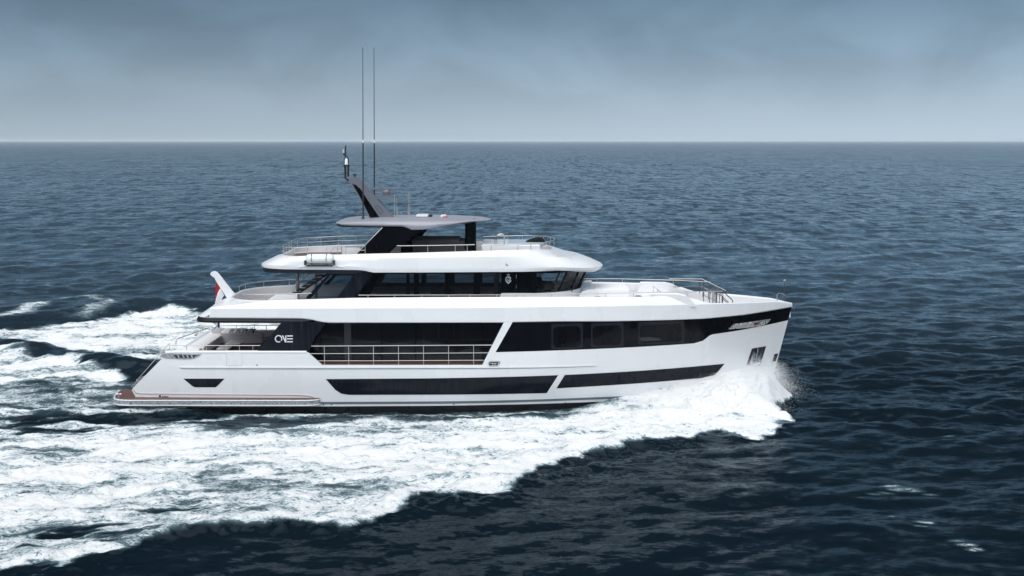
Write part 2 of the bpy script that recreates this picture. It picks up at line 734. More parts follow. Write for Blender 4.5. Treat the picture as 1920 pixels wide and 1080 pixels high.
# ---- white water: where it lies, from outlines measured on the water
ix0, ix1 = np.searchsorted(xs_all, -75), np.searchsorted(xs_all, 24)
iy0, iy1 = np.searchsorted(ys_all, -38), np.searchsorted(ys_all, 75)
S = (slice(iy0, iy1), slice(ix0, ix1))
X, Yg = GX[S], GY[S]
w2 = lambda pts: [on_z(a, b, 0)[:2] for a, b in pts]
# wobble the outlines
wx_ = X + 1.1 * (fbm(X / 1.7, Yg / 1.7, 5, 5) - .5) + .75 * (fbm(X * 1.6, Yg * 1.6, 8, 5) - .5)
wy_ = Yg + 1.6 * (fbm(X / 1.9, Yg / 1.9, 6, 5) - .5) + 1.0 * (fbm(X * 1.6, Yg * 1.6, 9, 5) - .5)

front = [(1490, 793), (1470, 808), (1430, 829), (1392, 826), (1345, 818), (1300, 832), (1275, 829), (1240, 836), (1190, 838), (1165, 848), (1120, 853), (1095, 866), (1061, 868), (1030, 888), (1000, 900), (970, 912),
         (948, 934), (908, 936), (871, 937), (847, 950), (813, 941), (770, 959), (740, 977), (703, 989), (651, 996), (599, 997), (541, 992), (504, 999), (428, 1002), (382, 1011), (330, 1021), (287, 1032), (275, 1046), (229, 1052),
         (171, 1058), (131, 1071), (76, 1071), (40, 1083), (-60, 1102), (-300, 1150)]
outer = w2(front)
hull_in = [(x, -hb(x, .2) + .6) for x in np.linspace(13.0, -19, 40)]
A_poly = outer + [(-75, outer[-1][1] - 2), (-75, -4.5), (-19.5, -3.6)] + list(reversed(hull_in))
sdA = poly_sd(A_poly, wx_, wy_)
# broken lower left part of the wake: streaks of dark water between the foam
far_out = np.clip(-sdA, 0, 0)
dens = npstep(-.12, .55, sdA) * 1.0
depth_in = np.clip(sdA, 0, 30)
streak = fbm((X + .35 * Yg) / 4.0, (Yg - .22 * X) / 1.15, 21, 6, .55)
patch = fbm((X + .35 * Yg) / 3.4, (Yg - .22 * X) / 1.25, 33, 6, .55)
leftness = npstep(6, -20, X)
outer_zone = npstep(8.5, 2.5, sdA) * npstep(2, -12, X)
band_mid = np.exp(-((sdA - 3.2) / 1.6) ** 2) * npstep(-4, -15, X)
hole = npstep(.545, .66, patch) * (.13 + .12 * leftness) * npstep(.7, 1.8, sdA)
hole = np.maximum(hole, band_mid * npstep(.44, .60, streak) * .42)
rim = np.exp(-((sdA - .6) / .55) ** 2)
denA = dens * np.clip(.915 - hole - .22 * npstep(.44, .64, streak) * (.5 + .5 * leftness) - .29 * outer_zone + .20 * rim * outer_zone, .0, 1)
# dark pockets beside the hull
dist_hull = -Yg - np.interp(X, np.linspace(-19, 13.4, 60), [hb(x, .1) for x in np.linspace(-19, 13.4, 60)])
pocket = np.exp(-((dist_hull - 1.6) / .6) ** 2) * npstep(-17.5, -13, X) * npstep(4.5, 1.5, X)
pocket2 = npstep(1.1, .25, dist_hull) * npstep(-19, -14, X) * npstep(6.5, 4.0, X)
denA = denA * (1 - .62 * np.clip(pocket * npstep(.44, .60, fbm(X / 2.2, Yg / .8, 41, 5) + .04), 0, 1)) * (1 - .55 * pocket2)
# behind the transom: turbulent dark water with thin threads, then the propeller wash to the left
wash_c = np.exp(-((Yg + .4) / 3.4) ** 2) * npstep(-18.6, -19.5, X)
denW = wash_c * (.34 + .25 * (streak - .5))
B_poly = w2([(405, 590), (330, 581), (268, 583), (205, 592), (140, 604), (70, 612), (0, 618), (-200, 622), (-500, 626), (-500, 672), (-160, 660), (0, 646), (60, 655), (130, 668), (190, 682), (250, 684), (300, 676), (420, 668), (560, 640), (640, 606), (620, 596)])
sdB = poly_sd(B_poly, wx_, wy_)
swirl = np.exp(-(line_d(w2([(205, 668), (240, 660), (290, 658)]), wx_, wy_) / 1.5) ** 2)
denB = npstep(-.5, 1.2, sdB) * np.clip(.88 - .30 * npstep(.5, .66, patch) - .38 * swirl, 0, 1)
lo_poly = w2([(-260, 700), (0, 700), (120, 706), (250, 716), (232, 766), (0, 768), (-260, 775)])
denL = npstep(-.6, .8, poly_sd(lo_poly, wx_, wy_)) * (.49 + .8 * (streak - .5))
C_poly = w2([(-260, 655), (0, 660), (40, 661), (75, 672), (125, 675), (160, 683), (200, 692), (232, 704), (258, 716), (225, 724), (190, 722), (150, 714), (110, 712), (70, 712), (0, 722), (-260, 735)])
sdC = poly_sd(C_poly, wx_, wy_)
denC = npstep(-.5, .9, sdC) * np.clip(.88 - .3 * npstep(.48, .62, patch), 0, 1)
thr = [w2([(60, 700), (105, 720), (135, 740), (175, 757), (215, 764)]), w2([(-40, 708), (30, 730), (90, 746)]), w2([(0, 772), (90, 772), (230, 769), (330, 768)]), w2([(180, 715), (235, 722), (262, 724)])]
denT = 0
for q in thr:
    denT = np.maximum(denT, np.exp(-(line_d(q, wx_, wy_) / .75) ** 2) * .50)
sprd = [w2([(0, 606), (45, 588), (70, 570), (40, 585), (-40, 600)]), w2([(110, 560), (160, 553), (195, 563), (215, 566)]), w2([(150, 596), (190, 584), (212, 572)])]
denS = 0
for q, a_ in zip(sprd, (.66, .50, .52)):
    denS = np.maximum(denS, np.exp(-(line_d(q, wx_, wy_) / 1.15) ** 2) * a_)
foam_s = np.maximum.reduce([denL, denA, denW, denB, denC, denT * np.ones_like(X), denS * np.ones_like(X)])
foam = np.zeros_like(GX)
foam[S] = foam_s

# ---- the shape of that water
ridge = np.exp(-((sdA - .9) / 1.1) ** 2) * npstep(14, 6, X) * .32
wake_roll = np.exp(-(line_d(w2([(-300, 646), (0, 652), (110, 668), (200, 684), (262, 694)]), X, Yg) / 1.6) ** 2) * .62
wake_far = np.exp(-(line_d(w2([(-300, 596), (0, 610), (120, 590), (260, 576), (380, 580)]), X, Yg) / 2.2) ** 2) * .55
trough = -np.exp(-(line_d(w2([(-200, 720), (60, 742), (200, 748)]), X, Yg) / 2.4) ** 2) * .30
# bow wave: a sheet thrown up along the bow and falling outboard
hx = np.interp(X, [2.5, 5, 7.3, 9.4, 11, 12.3, 13.4, 14.4, 15.2], [.0, .20, .58, 1.15, 1.60, 1.90, 1.85, 1.45, .8])
reach = np.interp(X, [2.5, 8, 12, 14], [4.0, 5.2, 5.6, 5.8])
q = np.clip(dist_hull / reach, -.3, 1)
prof = np.where(q < 0, 1, (1 - q) ** 1.55 + .10 * np.sin(np.clip(q, 0, 1) * pi))
fx_edge = 14.45 - 1.35 * npstep(1.0, 3.0, -Yg) + 1.45 * npstep(3.4, 5.6, -Yg) + .5 * (fbm(Yg / 1.1, X * 0 + 3, 71, 3) - .5)
bow = hx * prof * npstep(.35, -1.25, X - fx_edge + .9 * (fbm(X / .8, Yg / .8, 72, 4) - .5)) * npstep(2.4, -.4, Yg)
bow = np.where((X > 2.4) & (X < 16), bow, 0)
sink = -.34 * npstep(1.9, .2, dist_hull) * npstep(2.5, -.5, Yg) * npstep(-17, -13, X) * npstep(5.5, 2.5, X)
calm = 1 - .75 * npstep(2.2, .5, dist_hull) * npstep(3.0, -.5, Yg) * npstep(-21, -18, X)
heave = .55 * (fbm((X + .35 * Yg) / 3.2, (Yg - .2 * X) / 2.0, 55, 3) - .5) * np.clip(foam_s, 0, 1)
mound = sink + heave * calm + ridge + wake_roll + wake_far + trough + bow
turb1 = fbm(X / .95, Yg / .95, 51, 5, .55) - .5
turb2 = 1 - np.abs(2 * fbm(X / .55, Yg / .55, 61, 4, .55) - 1)
chop = np.clip(foam_s, 0, 1)
bw = npstep(.05, .7, bow)
rough_amp = chop * (.46 + .25 * bw)
Hs = H[S] * (1 - .35 * chop) * calm + mound + rough_amp * calm * turb1 * 1.0 + calm * chop * (.10 + .10 * bw) * (turb2 - .55) + calm * chop * (.06 + .20 * bw) * (1 - np.abs(2 * fbm(X / .27, Yg / .27, 66, 3, .6) - 1) - .55)
H[S] = Hs
DX[S] += chop * (.30 + .5 * bw) * (fbm(X / .6, Yg / .6, 77, 4) - .5)
DY[S] += chop * (.30 + .5 * bw) * (fbm(X / .6, Yg / .6, 78, 4) - .5)
# bow foam follows the thrown sheet
bowfoam = npstep(.03, .45, bow + .35 * (fbm(X / .5, Yg / .5, 73, 4) - .5))
foam[S] = np.maximum(foam[S], bowfoam * (.97 - .30 * npstep(.55, .1, dist_hull) * npstep(10.5, 7, X)))
# small breaking crests scattered over the open sea
crest = npstep(.40, .62, H / (np.std(H[S]) * 2.6 + 1e-6)) * npstep(.62, .74, fbm(GX / 6.5, GY / 4.5, 301, 3))
open_w = (foam < .05) & (SPY < 1.2)
foam = np.where(open_w, np.maximum(foam, .0 * crest), foam)
for (a, b, l_, m_) in ((1692, 917, .42, .62), (1676, 913, .30, .6), (1660, 924, .25, .52), (1713, 920, .30, .56), (1640, 927, .22, .5), (1745, 926, .22, .55), (1735, 982, .26, .56), (1724, 990, .2, .5), (1676, 967, .25, .5),
                    (1795, 1014, .22, .56), (1812, 1022, .26, .58), (1826, 1030, .22, .6), (1780, 815, .22, .55), (1330, 333, 1.2, .55), (1905, 348, 1.4, .55), (1582, 560, .5, .55), (95, 500, .6, .55), (380, 512, .4, .5), (990, 420, .6, .55), (1150, 498, .4, .55)):
    c_ = on_z(a, b)
    d_ = np.hypot((GX - c_[0] + .3 * (GY - c_[1])) / (l_ * 2.0), (GY - c_[1]) / (l_ * 1.1))
    foam = np.maximum(foam, (m_ - .07) * np.exp(-d_ ** 2))
foam = np.clip(foam, 0, 1)

PX, PY, PZ = GX - DX, GY - DY, H
# the hull keeps the water out: flatten anything inside it
VX = np.stack([PX, PY, PZ], -1).reshape(-1, 3).astype(np.float32)
FO = foam.reshape(-1).astype(np.float32)

idx = np.arange(nx_ * ny_).reshape(ny_, nx_)
quads = np.stack([idx[:-1, :-1], idx[:-1, 1:], idx[1:, 1:], idx[1:, :-1]], -1).reshape(-1, 4)
fq = FO[quads].mean(1)
cq = VX[quads].mean(1)
is_bow = np.zeros(len(quads), bool)
bow_full = np.zeros_like(GX)
bow_full[S] = bow
is_bow = (bow_full.reshape(-1)[quads].mean(1) > .12) & (fq > .3)
near_zone = (cq[:, 0] > -80) & (cq[:, 0] < 20) & (cq[:, 1] < 80) & (cq[:, 1] > -40)
is_wake = (fq > .28) & ~is_bow & near_zone & ~((cq[:, 0] > 16) | ((cq[:, 1] < -16) & (cq[:, 0] > 12)))


def water_material():
    m = bpy.data.materials.new('sea_water')
    m.use_nodes = True
    t = m.node_tree
    b = t.nodes['Principled BSDF']
    out = t.nodes['Material Output']
    g = N(t, 'ShaderNodeNewGeometry')
    at_ = N(t, 'ShaderNodeAttribute', attribute_name='foam')
    F = at_.outputs['Fac']

    def noise(sc, detail, rough=.55, dist=0.0, loc=(0, 0, 0), rot=0.0):
        mp_ = N(t, 'ShaderNodeMapping')
        mp_.inputs['Scale'].default_value = sc
        mp_.inputs['Location'].default_value = loc
        mp_.inputs['Rotation'].default_value = (0, 0, rot)
        t.links.new(g.outputs['Position'], mp_.inputs[0])
        n = N(t, 'ShaderNodeTexNoise')
        n.inputs['Scale'].default_value = 1
        n.inputs['Detail'].default_value = detail
        n.inputs['Roughness'].default_value = rough
        n.inputs['Distortion'].default_value = dist
        t.links.new(mp_.outputs[0], n.inputs['Vector'])
        return n.outputs[0]
    # wind chop too small for the mesh: tilts of the surface at three sizes
    def tilt(sc, detail, k, rot, loc=(0, 0, 0), rough=.55):
        mp_ = N(t, 'ShaderNodeMapping')
        mp_.inputs['Scale'].default_value = sc
        mp_.inputs['Location'].default_value = loc
        mp_.inputs['Rotation'].default_value = (0, 0, rot)
        t.links.new(g.outputs['Position'], mp_.inputs[0])
        n = N(t, 'ShaderNodeTexNoise')
        n.inputs['Scale'].default_value = 1
        n.inputs['Detail'].default_value = detail
        n.inputs['Roughness'].default_value = rough
        n.inputs['Distortion'].default_value = .35
        t.links.new(mp_.outputs[0], n.inputs['Vector'])
        v = N(t, 'ShaderNodeVectorMath', operation='SUBTRACT')
        t.links.new(n.outputs[1], v.inputs[0])
        v.inputs[1].default_value = (.5, .5, .5)
        w = N(t, 'ShaderNodeVectorMath', operation='MULTIPLY')
        t.links.new(v.outputs[0], w.inputs[0])
        w.inputs[1].default_value = (k * .7, k, 0)
        return w.outputs[0]

    def vscale(v, f):
        w = N(t, 'ShaderNodeVectorMath', operation='SCALE')
        t.links.new(v, w.inputs[0])
        t.links.new(f, w.inputs['Scale'])
        return w.outputs[0]

    def vadd(a_, b_):
        w = N(t, 'ShaderNodeVectorMath', operation='ADD')
        t.links.new(a_, w.inputs[0])
        t.links.new(b_, w.inputs[1])
        return w.outputs[0]
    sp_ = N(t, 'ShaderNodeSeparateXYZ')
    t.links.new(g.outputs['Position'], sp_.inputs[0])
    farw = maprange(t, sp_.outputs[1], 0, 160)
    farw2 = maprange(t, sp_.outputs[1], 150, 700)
    T = vadd(tilt((3.4, 6.0, 4), 4, .34, .4), tilt((.85, 1.5, 1), 3, .38, .45, (3, 1, 0)))
    T = vadd(T, vscale(tilt((.20, .42, .3), 3, .9, .42, (7, 2, 0)), farw))
    T = vadd(T, vscale(tilt((.50, .085, .2), 3, .75, .12, (5, 3, 0)), maprange(t, sp_.outputs[1], 10, 140)))
    T = vadd(T, vscale(tilt((.22, .024, .1), 3, .85, .06, (1, 9, 0)), farw2))
    nn_ = N(t, 'ShaderNodeVectorMath', operation='NORMALIZE')
    t.links.new(vadd(g.outputs['Normal'], T), nn_.inputs[0])
    NRM = nn_.outputs[0]
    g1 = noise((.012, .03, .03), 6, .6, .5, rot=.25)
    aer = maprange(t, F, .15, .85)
    # near water painted darker, far water bluer, standing in for reflected sky light
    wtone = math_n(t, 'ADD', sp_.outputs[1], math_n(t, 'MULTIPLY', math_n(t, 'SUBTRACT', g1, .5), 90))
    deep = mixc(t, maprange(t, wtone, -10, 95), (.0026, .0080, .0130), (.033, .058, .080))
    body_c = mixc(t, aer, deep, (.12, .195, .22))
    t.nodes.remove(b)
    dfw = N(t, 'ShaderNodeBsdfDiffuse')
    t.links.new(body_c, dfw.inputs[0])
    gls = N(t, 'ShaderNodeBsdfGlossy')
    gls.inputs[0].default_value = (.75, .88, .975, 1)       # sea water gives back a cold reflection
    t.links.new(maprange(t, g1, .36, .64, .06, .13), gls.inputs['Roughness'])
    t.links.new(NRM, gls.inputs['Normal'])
    frn = N(t, 'ShaderNodeFresnel')
    frn.inputs[0].default_value = 1.333
    t.links.new(NRM, frn.inputs['Normal'])
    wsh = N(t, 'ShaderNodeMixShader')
    t.links.new(math_n(t, 'MULTIPLY', frn.outputs[0], maprange(t, wtone, -25, 60, .46, .80)), wsh.inputs[0])  # reflection weakened over the near water to dim the hull's mirror image
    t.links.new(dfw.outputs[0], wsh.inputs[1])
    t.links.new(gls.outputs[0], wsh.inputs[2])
    # foam: broad patches broken by finer and finer froth
    f1 = noise((.95, 1.5, 1.2), 4, .55, .6, rot=-.2)
    f2 = noise((3.3, 5.2, 3.6), 6, .68, .9, rot=-.25)
    f4 = noise((10.5, 15.0, 11.0), 4, .7, .6, rot=-.1)
    fmix = math_n(t, 'ADD', math_n(t, 'MULTIPLY', f1, .34), math_n(t, 'ADD', math_n(t, 'MULTIPLY', f2, .40), math_n(t, 'MULTIPLY', f4, .26)))
    lace = math_n(t, 'SUBTRACT', 1.0, math_n(t, 'MULTIPLY', math_n(t, 'ABSOLUTE', math_n(t, 'SUBTRACT', f2, .5)), 6.5))
    thr_ = math_n(t, 'SUBTRACT', .745, math_n(t, 'MULTIPLY', F, .40))
    d = math_n(t, 'SUBTRACT', fmix, thr_)
    body = maprange(t, d, -.008, .024)
    lacef = math_n(t, 'MULTIPLY', maprange(t, lace, .25, .9), maprange(t, d, -.09, .0))
    cov = math_n(t, 'MAXIMUM', body, math_n(t, 'MULTIPLY', lacef, .8))
    cov = math_n(t, 'MULTIPLY', cov, maprange(t, F, .10, .30))
    fb = N(t, 'ShaderNodeBsdfPrincipled')
    fb.inputs['Roughness'].default_value = .8
    fb.inputs['Specular IOR Level'].default_value = .2
    # thin foam is slightly see-through, thick foam white
    t.links.new(mixc(t, maprange(t, d, -.01, .11), (.64, .72, .755), (.965, .97, .972)), fb.inputs['Base Color'])
    b2 = N(t, 'ShaderNodeBump')
    b2.inputs['Strength'].default_value = .9
    b2.inputs['Distance'].default_value = .30
    t.links.new(fmix, b2.inputs['Height'])
    t.links.new(b2.outputs[0], fb.inputs['Normal'])
    mx = N(t, 'ShaderNodeMixShader')
    t.links.new(cov, mx.inputs[0])
    t.links.new(wsh.outputs[0], mx.inputs[1])
    t.links.new(fb.outputs[0], mx.inputs[2])
    t.links.new(mx.outputs[0], out.inputs[0])
    return m


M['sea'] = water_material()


def grid_object(name, mask):
    q_ = quads[mask]
    used, inv = np.unique(q_, return_inverse=True)
    me = bpy.data.meshes.new(name)
    v_ = VX[used]
    me.vertices.add(len(v_))
    me.vertices.foreach_set('co', v_.ravel())
    nq = len(q_)
    me.loops.add(nq * 4)
    me.loops.foreach_set('vertex_index', inv.reshape(-1).astype(np.int32))
    me.polygons.add(nq)
    me.polygons.foreach_set('loop_start', (np.arange(nq) * 4).astype(np.int32))
    me.polygons.foreach_set('use_smooth', np.ones(nq, bool))
    me.update(calc_edges=True)
    a_ = me.attributes.new('foam', 'FLOAT', 'POINT')
    a_.data.foreach_set('value', FO[used])
    # shared shading normals, so that the seam between the sheets does not show
    nn = VN[used]
    me.normals_split_custom_set_from_vertices(nn)
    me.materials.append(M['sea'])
    o_ = bpy.data.objects.new(name, me)
    COL.objects.link(o_)
    return o_


# vertex normals of the whole sheet
P3 = np.stack([PX, PY, PZ], -1)
du = np.gradient(P3, axis=1)
dv = np.gradient(P3, axis=0)
VN = np.cross(du, dv)
VN /= np.linalg.norm(VN, axis=-1, keepdims=True) + 1e-12
VN = VN.reshape(-1, 3).astype(np.float32)

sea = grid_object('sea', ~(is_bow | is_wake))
tag(sea, 'dark choppy open sea reaching to the horizon', 'sea', kind='structure')
wk_o = grid_object('wake_foam', is_wake)
tag(wk_o, 'wide white foaming wake trailing beside and behind the yacht', 'wake', kind='stuff')
bw_o = grid_object('bow_wave', is_bow)
tag(bw_o, 'white bow wave thrown up against the bow of the yacht', 'bow wave', kind='stuff')

# ---- flying spray: droplets torn off the bow wave and the edge of the wake
pr = np.random.default_rng(5)
cand = np.nonzero((bow_full[S] > .25) & (X > 6))
pts = []
pool = list(zip(X[cand], Yg[cand], Hs[cand], bow[cand]))
wts = np.array([p[3] * (1 + 3 * (p[0] > 11.5)) for p in pool])
wts /= wts.sum()
for i in pr.choice(len(pool), 26000, p=wts):
    x, y, z, b_ = pool[i]
    up_ = abs(pr.normal(0, .11)) * (1 + .6 * (x > 11))
    pts.append((x + pr.normal(.05, .22) + .25 * abs(pr.normal()) * (x > 12.6), y - abs(pr.normal(0, .22)), z + up_, pr.uniform(.003, .009)))
wf_ = np.array([p[3] * (p[0] > 11.6) for p in pool])
wf_ /= wf_.sum()
for i in pr.choice(len(pool), 42000, p=wf_):                # mist driven ahead of the thrown sheet
    x, y, z, b_ = pool[i]
    f = pr.exponential(.30)
    pts.append((x + f, y - pr.normal(.05, .10), z + abs(pr.normal(.04, .16)) + .22 * f - .25 * f * f, pr.uniform(.003, .0075)))
ol = np.array(outer)
for i in range(0):                                      # fringe of the wake
    k = pr.integers(0, len(ol) - 4)
    f = pr.random()
    p = ol[k] * (1 - f) + ol[k + 1] * f
    pts.append((p[0] + pr.normal(0, .25), p[1] + pr.normal(.15, .28), .05 + abs(pr.normal(0, .13)), pr.uniform(.003, .009)))
octv = np.array([(1, 0, 0), (-1, 0, 0), (0, 1, 0), (0, -1, 0), (0, 0, 1), (0, 0, -1)], float)
octf = np.array([(0, 2, 4), (2, 1, 4), (1, 3, 4), (3, 0, 4), (2, 0, 5), (1, 2, 5), (3, 1, 5), (0, 3, 5)])
pa = np.array(pts)
vv = (octv[None] * pa[:, None, 3:4] * pr.uniform(.7, 1.6, (len(pa), 1, 3)) + pa[:, None, :3]).reshape(-1, 3)
ff = (octf[None] + (np.arange(len(pa)) * 6)[:, None, None]).reshape(-1, 3)
me = bpy.data.meshes.new('spray')
me.from_pydata(vv.tolist(), [], ff.tolist())
M['spray'] = principled('spray_white', (.88, .90, .91), .6)
me.materials.append(M['spray'])
spo = bpy.data.objects.new('spray', me)
COL.objects.link(spo)
tag(spo, 'fine white droplets of spray flying off the bow wave', 'spray', kind='stuff')

# ================================================================== the yacht
Y = empty('motor_yacht')
tag(Y, 'white three deck motor yacht with black window bands, under way through white water', 'yacht')

# ---- topsides of the hull
keel_z = -1.3
z_paint = zline([(217, 763), (597, 762), (900, 759.5), (1217, 749), (1300, 742), (1420, 728)])
z_bandb = [(929, 660.5), (1100, 655), (1240, 648), (1300, 644), (1318, 639), (1330, 629.5), (1336, 627), (1380, 620.5), (1440, 609), (1476, 600.5)]
top_aft = [(247, 731), (250, 727), (303, 673), (309, 663), (316, 660.5), (480, 660.5), (577, 660.5), (604, 684.5), (904, 684.5)]
hull_top = side_poly(top_aft) + side_poly(z_bandb)
zs_stem = hull_top[-1][1]
hull_top[-1] = (stem_x(zs_stem), zs_stem)
stem_low = [(stem_x(z), z) for z in np.linspace(zs_stem - .05, z_paint(13.3) + .0, 8)]
low = [(x, z_paint(x)) for x in np.linspace(13.3, hull_top[0][0] + .4, 30)]
hp = hull_top + stem_low + low
side_patch(MB(), hp, 0.0, .12, dx=.25, nz=16).build('hull', M['white'], Y, smooth=25)
# dark underwater paint
bp = [(x, z_paint(x) + .001) for x in np.linspace(hull_top[0][0] + .3, 13.3, 30)] + [(12.6, keel_z), (hull_top[0][0] + .6, keel_z)]
side_patch(MB(), bp, -.004, .12, dx=.4, nz=6).build('underwater_hull', M['bottom'], Y, smooth=30)
# boot stripe
bs = side_poly([(598, 753.6), (900, 751.5), (1100, 745.5), (1217, 740.5), (1320, 733), (1420, 722), (1420, 727), (1320, 738), (1217, 745), (1100, 749.5), (900, 756), (598, 758)])
side_patch(None, bs, .012, .03, dx=.3, nz=2).build('boot_stripe', M['grey_stripe'], Y)
# long rub rail along the side
rr = side_poly([(336, 688.2), (345, 687.6), (600, 688), (900, 687.6), (1060, 686), (1118, 684.4), (1119, 685.6), (1060, 688), (900, 690), (600, 690.4), (345, 690.2)])
rr_o = side_patch(None, rr, .045, .07, dx=.4, nz=1).build('rub_rail', M['white'], Y)
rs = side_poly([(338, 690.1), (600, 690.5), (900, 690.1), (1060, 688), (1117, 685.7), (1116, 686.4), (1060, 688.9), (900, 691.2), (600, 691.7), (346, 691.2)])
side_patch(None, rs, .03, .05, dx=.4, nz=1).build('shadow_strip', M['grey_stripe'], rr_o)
# gate in the bulwark, its seam lines standing as a thin frame round the leaf
gp = side_poly([(424.3, 661.5), (454, 661.5), (454, 686), (424.3, 686)])
gi = side_poly([(424.9, 661.5), (453.4, 661.5), (453.4, 685.4), (424.9, 685.4)])
fr_ = side_patch(None, gp, .004, .03, dx=.5, nz=2).build('bulwark_gate', M['greyfab2'], Y)
side_patch(None, gi, .009, .03, dx=.5, nz=2).build('gate_leaf', M['white'], fr_)
# hull windows
for pts in ([(344, 710), (421, 710), (407, 724), (404, 726), (366, 726), (361, 724)],
            [(611, 710.8), (800, 709.5), (900, 707.8), (1046.5, 703.5), (1025, 737), (900, 739.2), (800, 740), (655, 740.3), (640, 738), (629, 731)],
            [(1059, 703), (1200, 695.3), (1358.5, 682), (1346, 697), (1338, 704), (1328, 707.5), (1200, 718.5), (1043.5, 728)]):
    side_patch(None, side_poly(pts), .014, .05, dx=.22, nz=3).build('hull_window', M['hullglass'], Y, smooth=30)
# mooring fairleads aft, midships and on the bow
o = side_patch(None, side_poly([(299, 669), (304, 663.5), (312, 662.8), (378.5, 663.8), (372, 669), (362, 673), (345, 674), (312, 672.4)]), .018, .06, dx=.2, nz=2).build('fairlead', M['leadsteel'], Y)
side_patch(None, side_poly([(325, 665.2), (370, 665.6), (364, 670), (345, 671.8), (330, 671)]), .022, .03, dx=.2, nz=2).build('opening', M['graphite'], o)
for q in (332, 341, 349, 357):
    side_patch(None, side_poly([(q, 665.5), (q + 3, 665.5), (q + 6, 671), (q + 3, 671)]), .03, .04, dx=.2, nz=1).build('roller', M['steel'], o)
o = side_patch(None, side_poly([(914.3, 682), (916, 678.4), (919, 677), (936, 676.6), (938.6, 678), (936.6, 684), (933, 686.5), (917, 686.8)]), .02, .06, dx=.12, nz=2).build('fairlead', M['steel'], Y)
side_patch(None, side_poly([(917, 682), (919, 678.8), (934.5, 678.4), (933, 683.6), (931.6, 685), (918, 685.2)]), .026, .03, dx=.12, nz=2).build('opening', M['blackmatt'], o)
side_patch(None, side_poly([(919.5, 680.5), (931.5, 680.2), (931.5, 681.7), (928.9, 681.8), (928.8, 685), (927.4, 685), (927.3, 681.8), (924.5, 681.9), (924.4, 685), (923, 685), (922.9, 681.9), (919.5, 682)]), .04, .03, dx=.2, nz=1).build('cleat', M['steel'], o)
# overboard discharge marks
for q, r_ in ((607, 759), (622, 759), (851, 758), (1060, 755.5), (482, 684.5)):
    side_patch(None, side_poly([(q - 1, r_ - 1), (q + 1, r_ - 1), (q + 1, r_ + 1), (q - 1, r_ + 1)]), .02, .03, sides=(-1,), dx=.3, nz=1).build('discharge_port', M['blackmatt'], Y)

# ---- transom, swim platform and stern stairs
x_tr = hull_top[0][0]
mb = MB()
xa, za = hull_top[1]
xb, zb = hull_top[3]
rings = []
for y_ in (-3.45, 3.45):
    rings.append([(xa + .55, y_, -.9), (xa + .55, y_, za), (xb + .55, y_, zb - .02), (xb + .95, y_, zb - .02), (xb + .95, y_, -.9)])
mb.loft(rings, closed=True, cap=True)
tr = mb.build('transom', M['white'], Y, bevel=.03)
MB().box((xa + .5, -2.2, .75), (xa + .62, 2.2, .8)).build('garage_door_sill', M['steel'], tr)
for s in (-1, 1):
    for k in range(7):
        f = k / 7
        MB().box((xa + .0 + f * (xb - xa) + .1, s * 2.45, .9 + f * 1.5), (xa + .45 + f * (xb - xa) + .15, s * 3.3, .96 + f * 1.5)).build('stair_tread', M['teak'], tr)
zt = at(420, 750, -4.1)[2]
for s in (-1, 1):
    pl = [(-9.55, -3.6), (-9.6, -3.9), (-9.85, -4.06), (-10.3, -4.12), (-18.9, -4.08), (-19.4, -3.98), (-19.72, -3.72), (-19.88, -3.3), (-20.02, -2.6), (-20.12, -1.6), (-20.05, -1.38), (-18.0, -1.3), (-17.8, -3.2)]
    pl = [(x, y * -s) if s > 0 else (x, y) for x, y in pl]
    pf = MB().prism_xy(pl, zt - .30, zt).build('swim_platform', M['leadsteel'], Y, bevel=.05)
    cx, cy = -15.0, (-3.0 if s < 0 else 3.0)
    tkp = [(x * .998 + .0 if x > -19 else x + .07, y + (.07 if s < 0 else -.07) if abs(y) > 3.6 else y) for x, y in pl]
    MB().prism_xy(tkp, zt + .002, zt + .016).build('teak_deck', M['teak'], pf)
    edge = [(x, y, zt - .03) for x, y in pl[:11]]
    eb = [(x, y, zt - .27) for x, y in pl[:11]]
    MB().tube(edge, .03, 8).build('fender_rail', M['white'], pf, smooth=60)
    MB().tube(eb, .03, 6).build('lower_trim', M['white'], pf, smooth=60)
MB().prism_xy([(-19.0, -1.2), (-17.6, -1.2), (-17.6, 1.2), (-19.0, 1.2)], -.15, -.02).build('lowered_platform', M['teak'], Y)
# shadow line of the hull crease above the platform, drawn as grey tubes
mb = MB()
ln = [at_side(a, b, -.012) for a, b in [(250, 730), (254, 736.4), (262, 737.8), (400, 739.4), (560, 740.6), (580, 742), (589, 745.5), (594, 750)]]
MB().tube(ln, .028, 6).build('crease_shadow', M['greyfab2'], Y, smooth=60)
MB().tube([(x, -y, z) for x, y, z in ln], .032, 6).build('crease_shadow', M['grey_stripe'], Y, smooth=60)
# builder's plate: emblem and a line of small lettering
mb = MB()
side_patch(mb, side_poly([(298.4, 740.8), (301.6, 740.8), (302, 743), (300.6, 746.4), (299.4, 746.4), (298, 743)]), .014, .02, sides=(-1,), dx=.1, nz=1)
q = 304.0
for w_ in (1.3, 1.0, 1.5, 1.2, .9, 1.4, 1.0, 1.2):
    side_patch(mb, side_poly([(q, 742.6), (q + w_ - .3, 742.6), (q + w_ - .3, 744.6), (q, 744.6)]), .014, .02, sides=(-1,), dx=.1, nz=1)
    q += w_ + .35
mb.build('nameplate', M['inkmark'], Y)
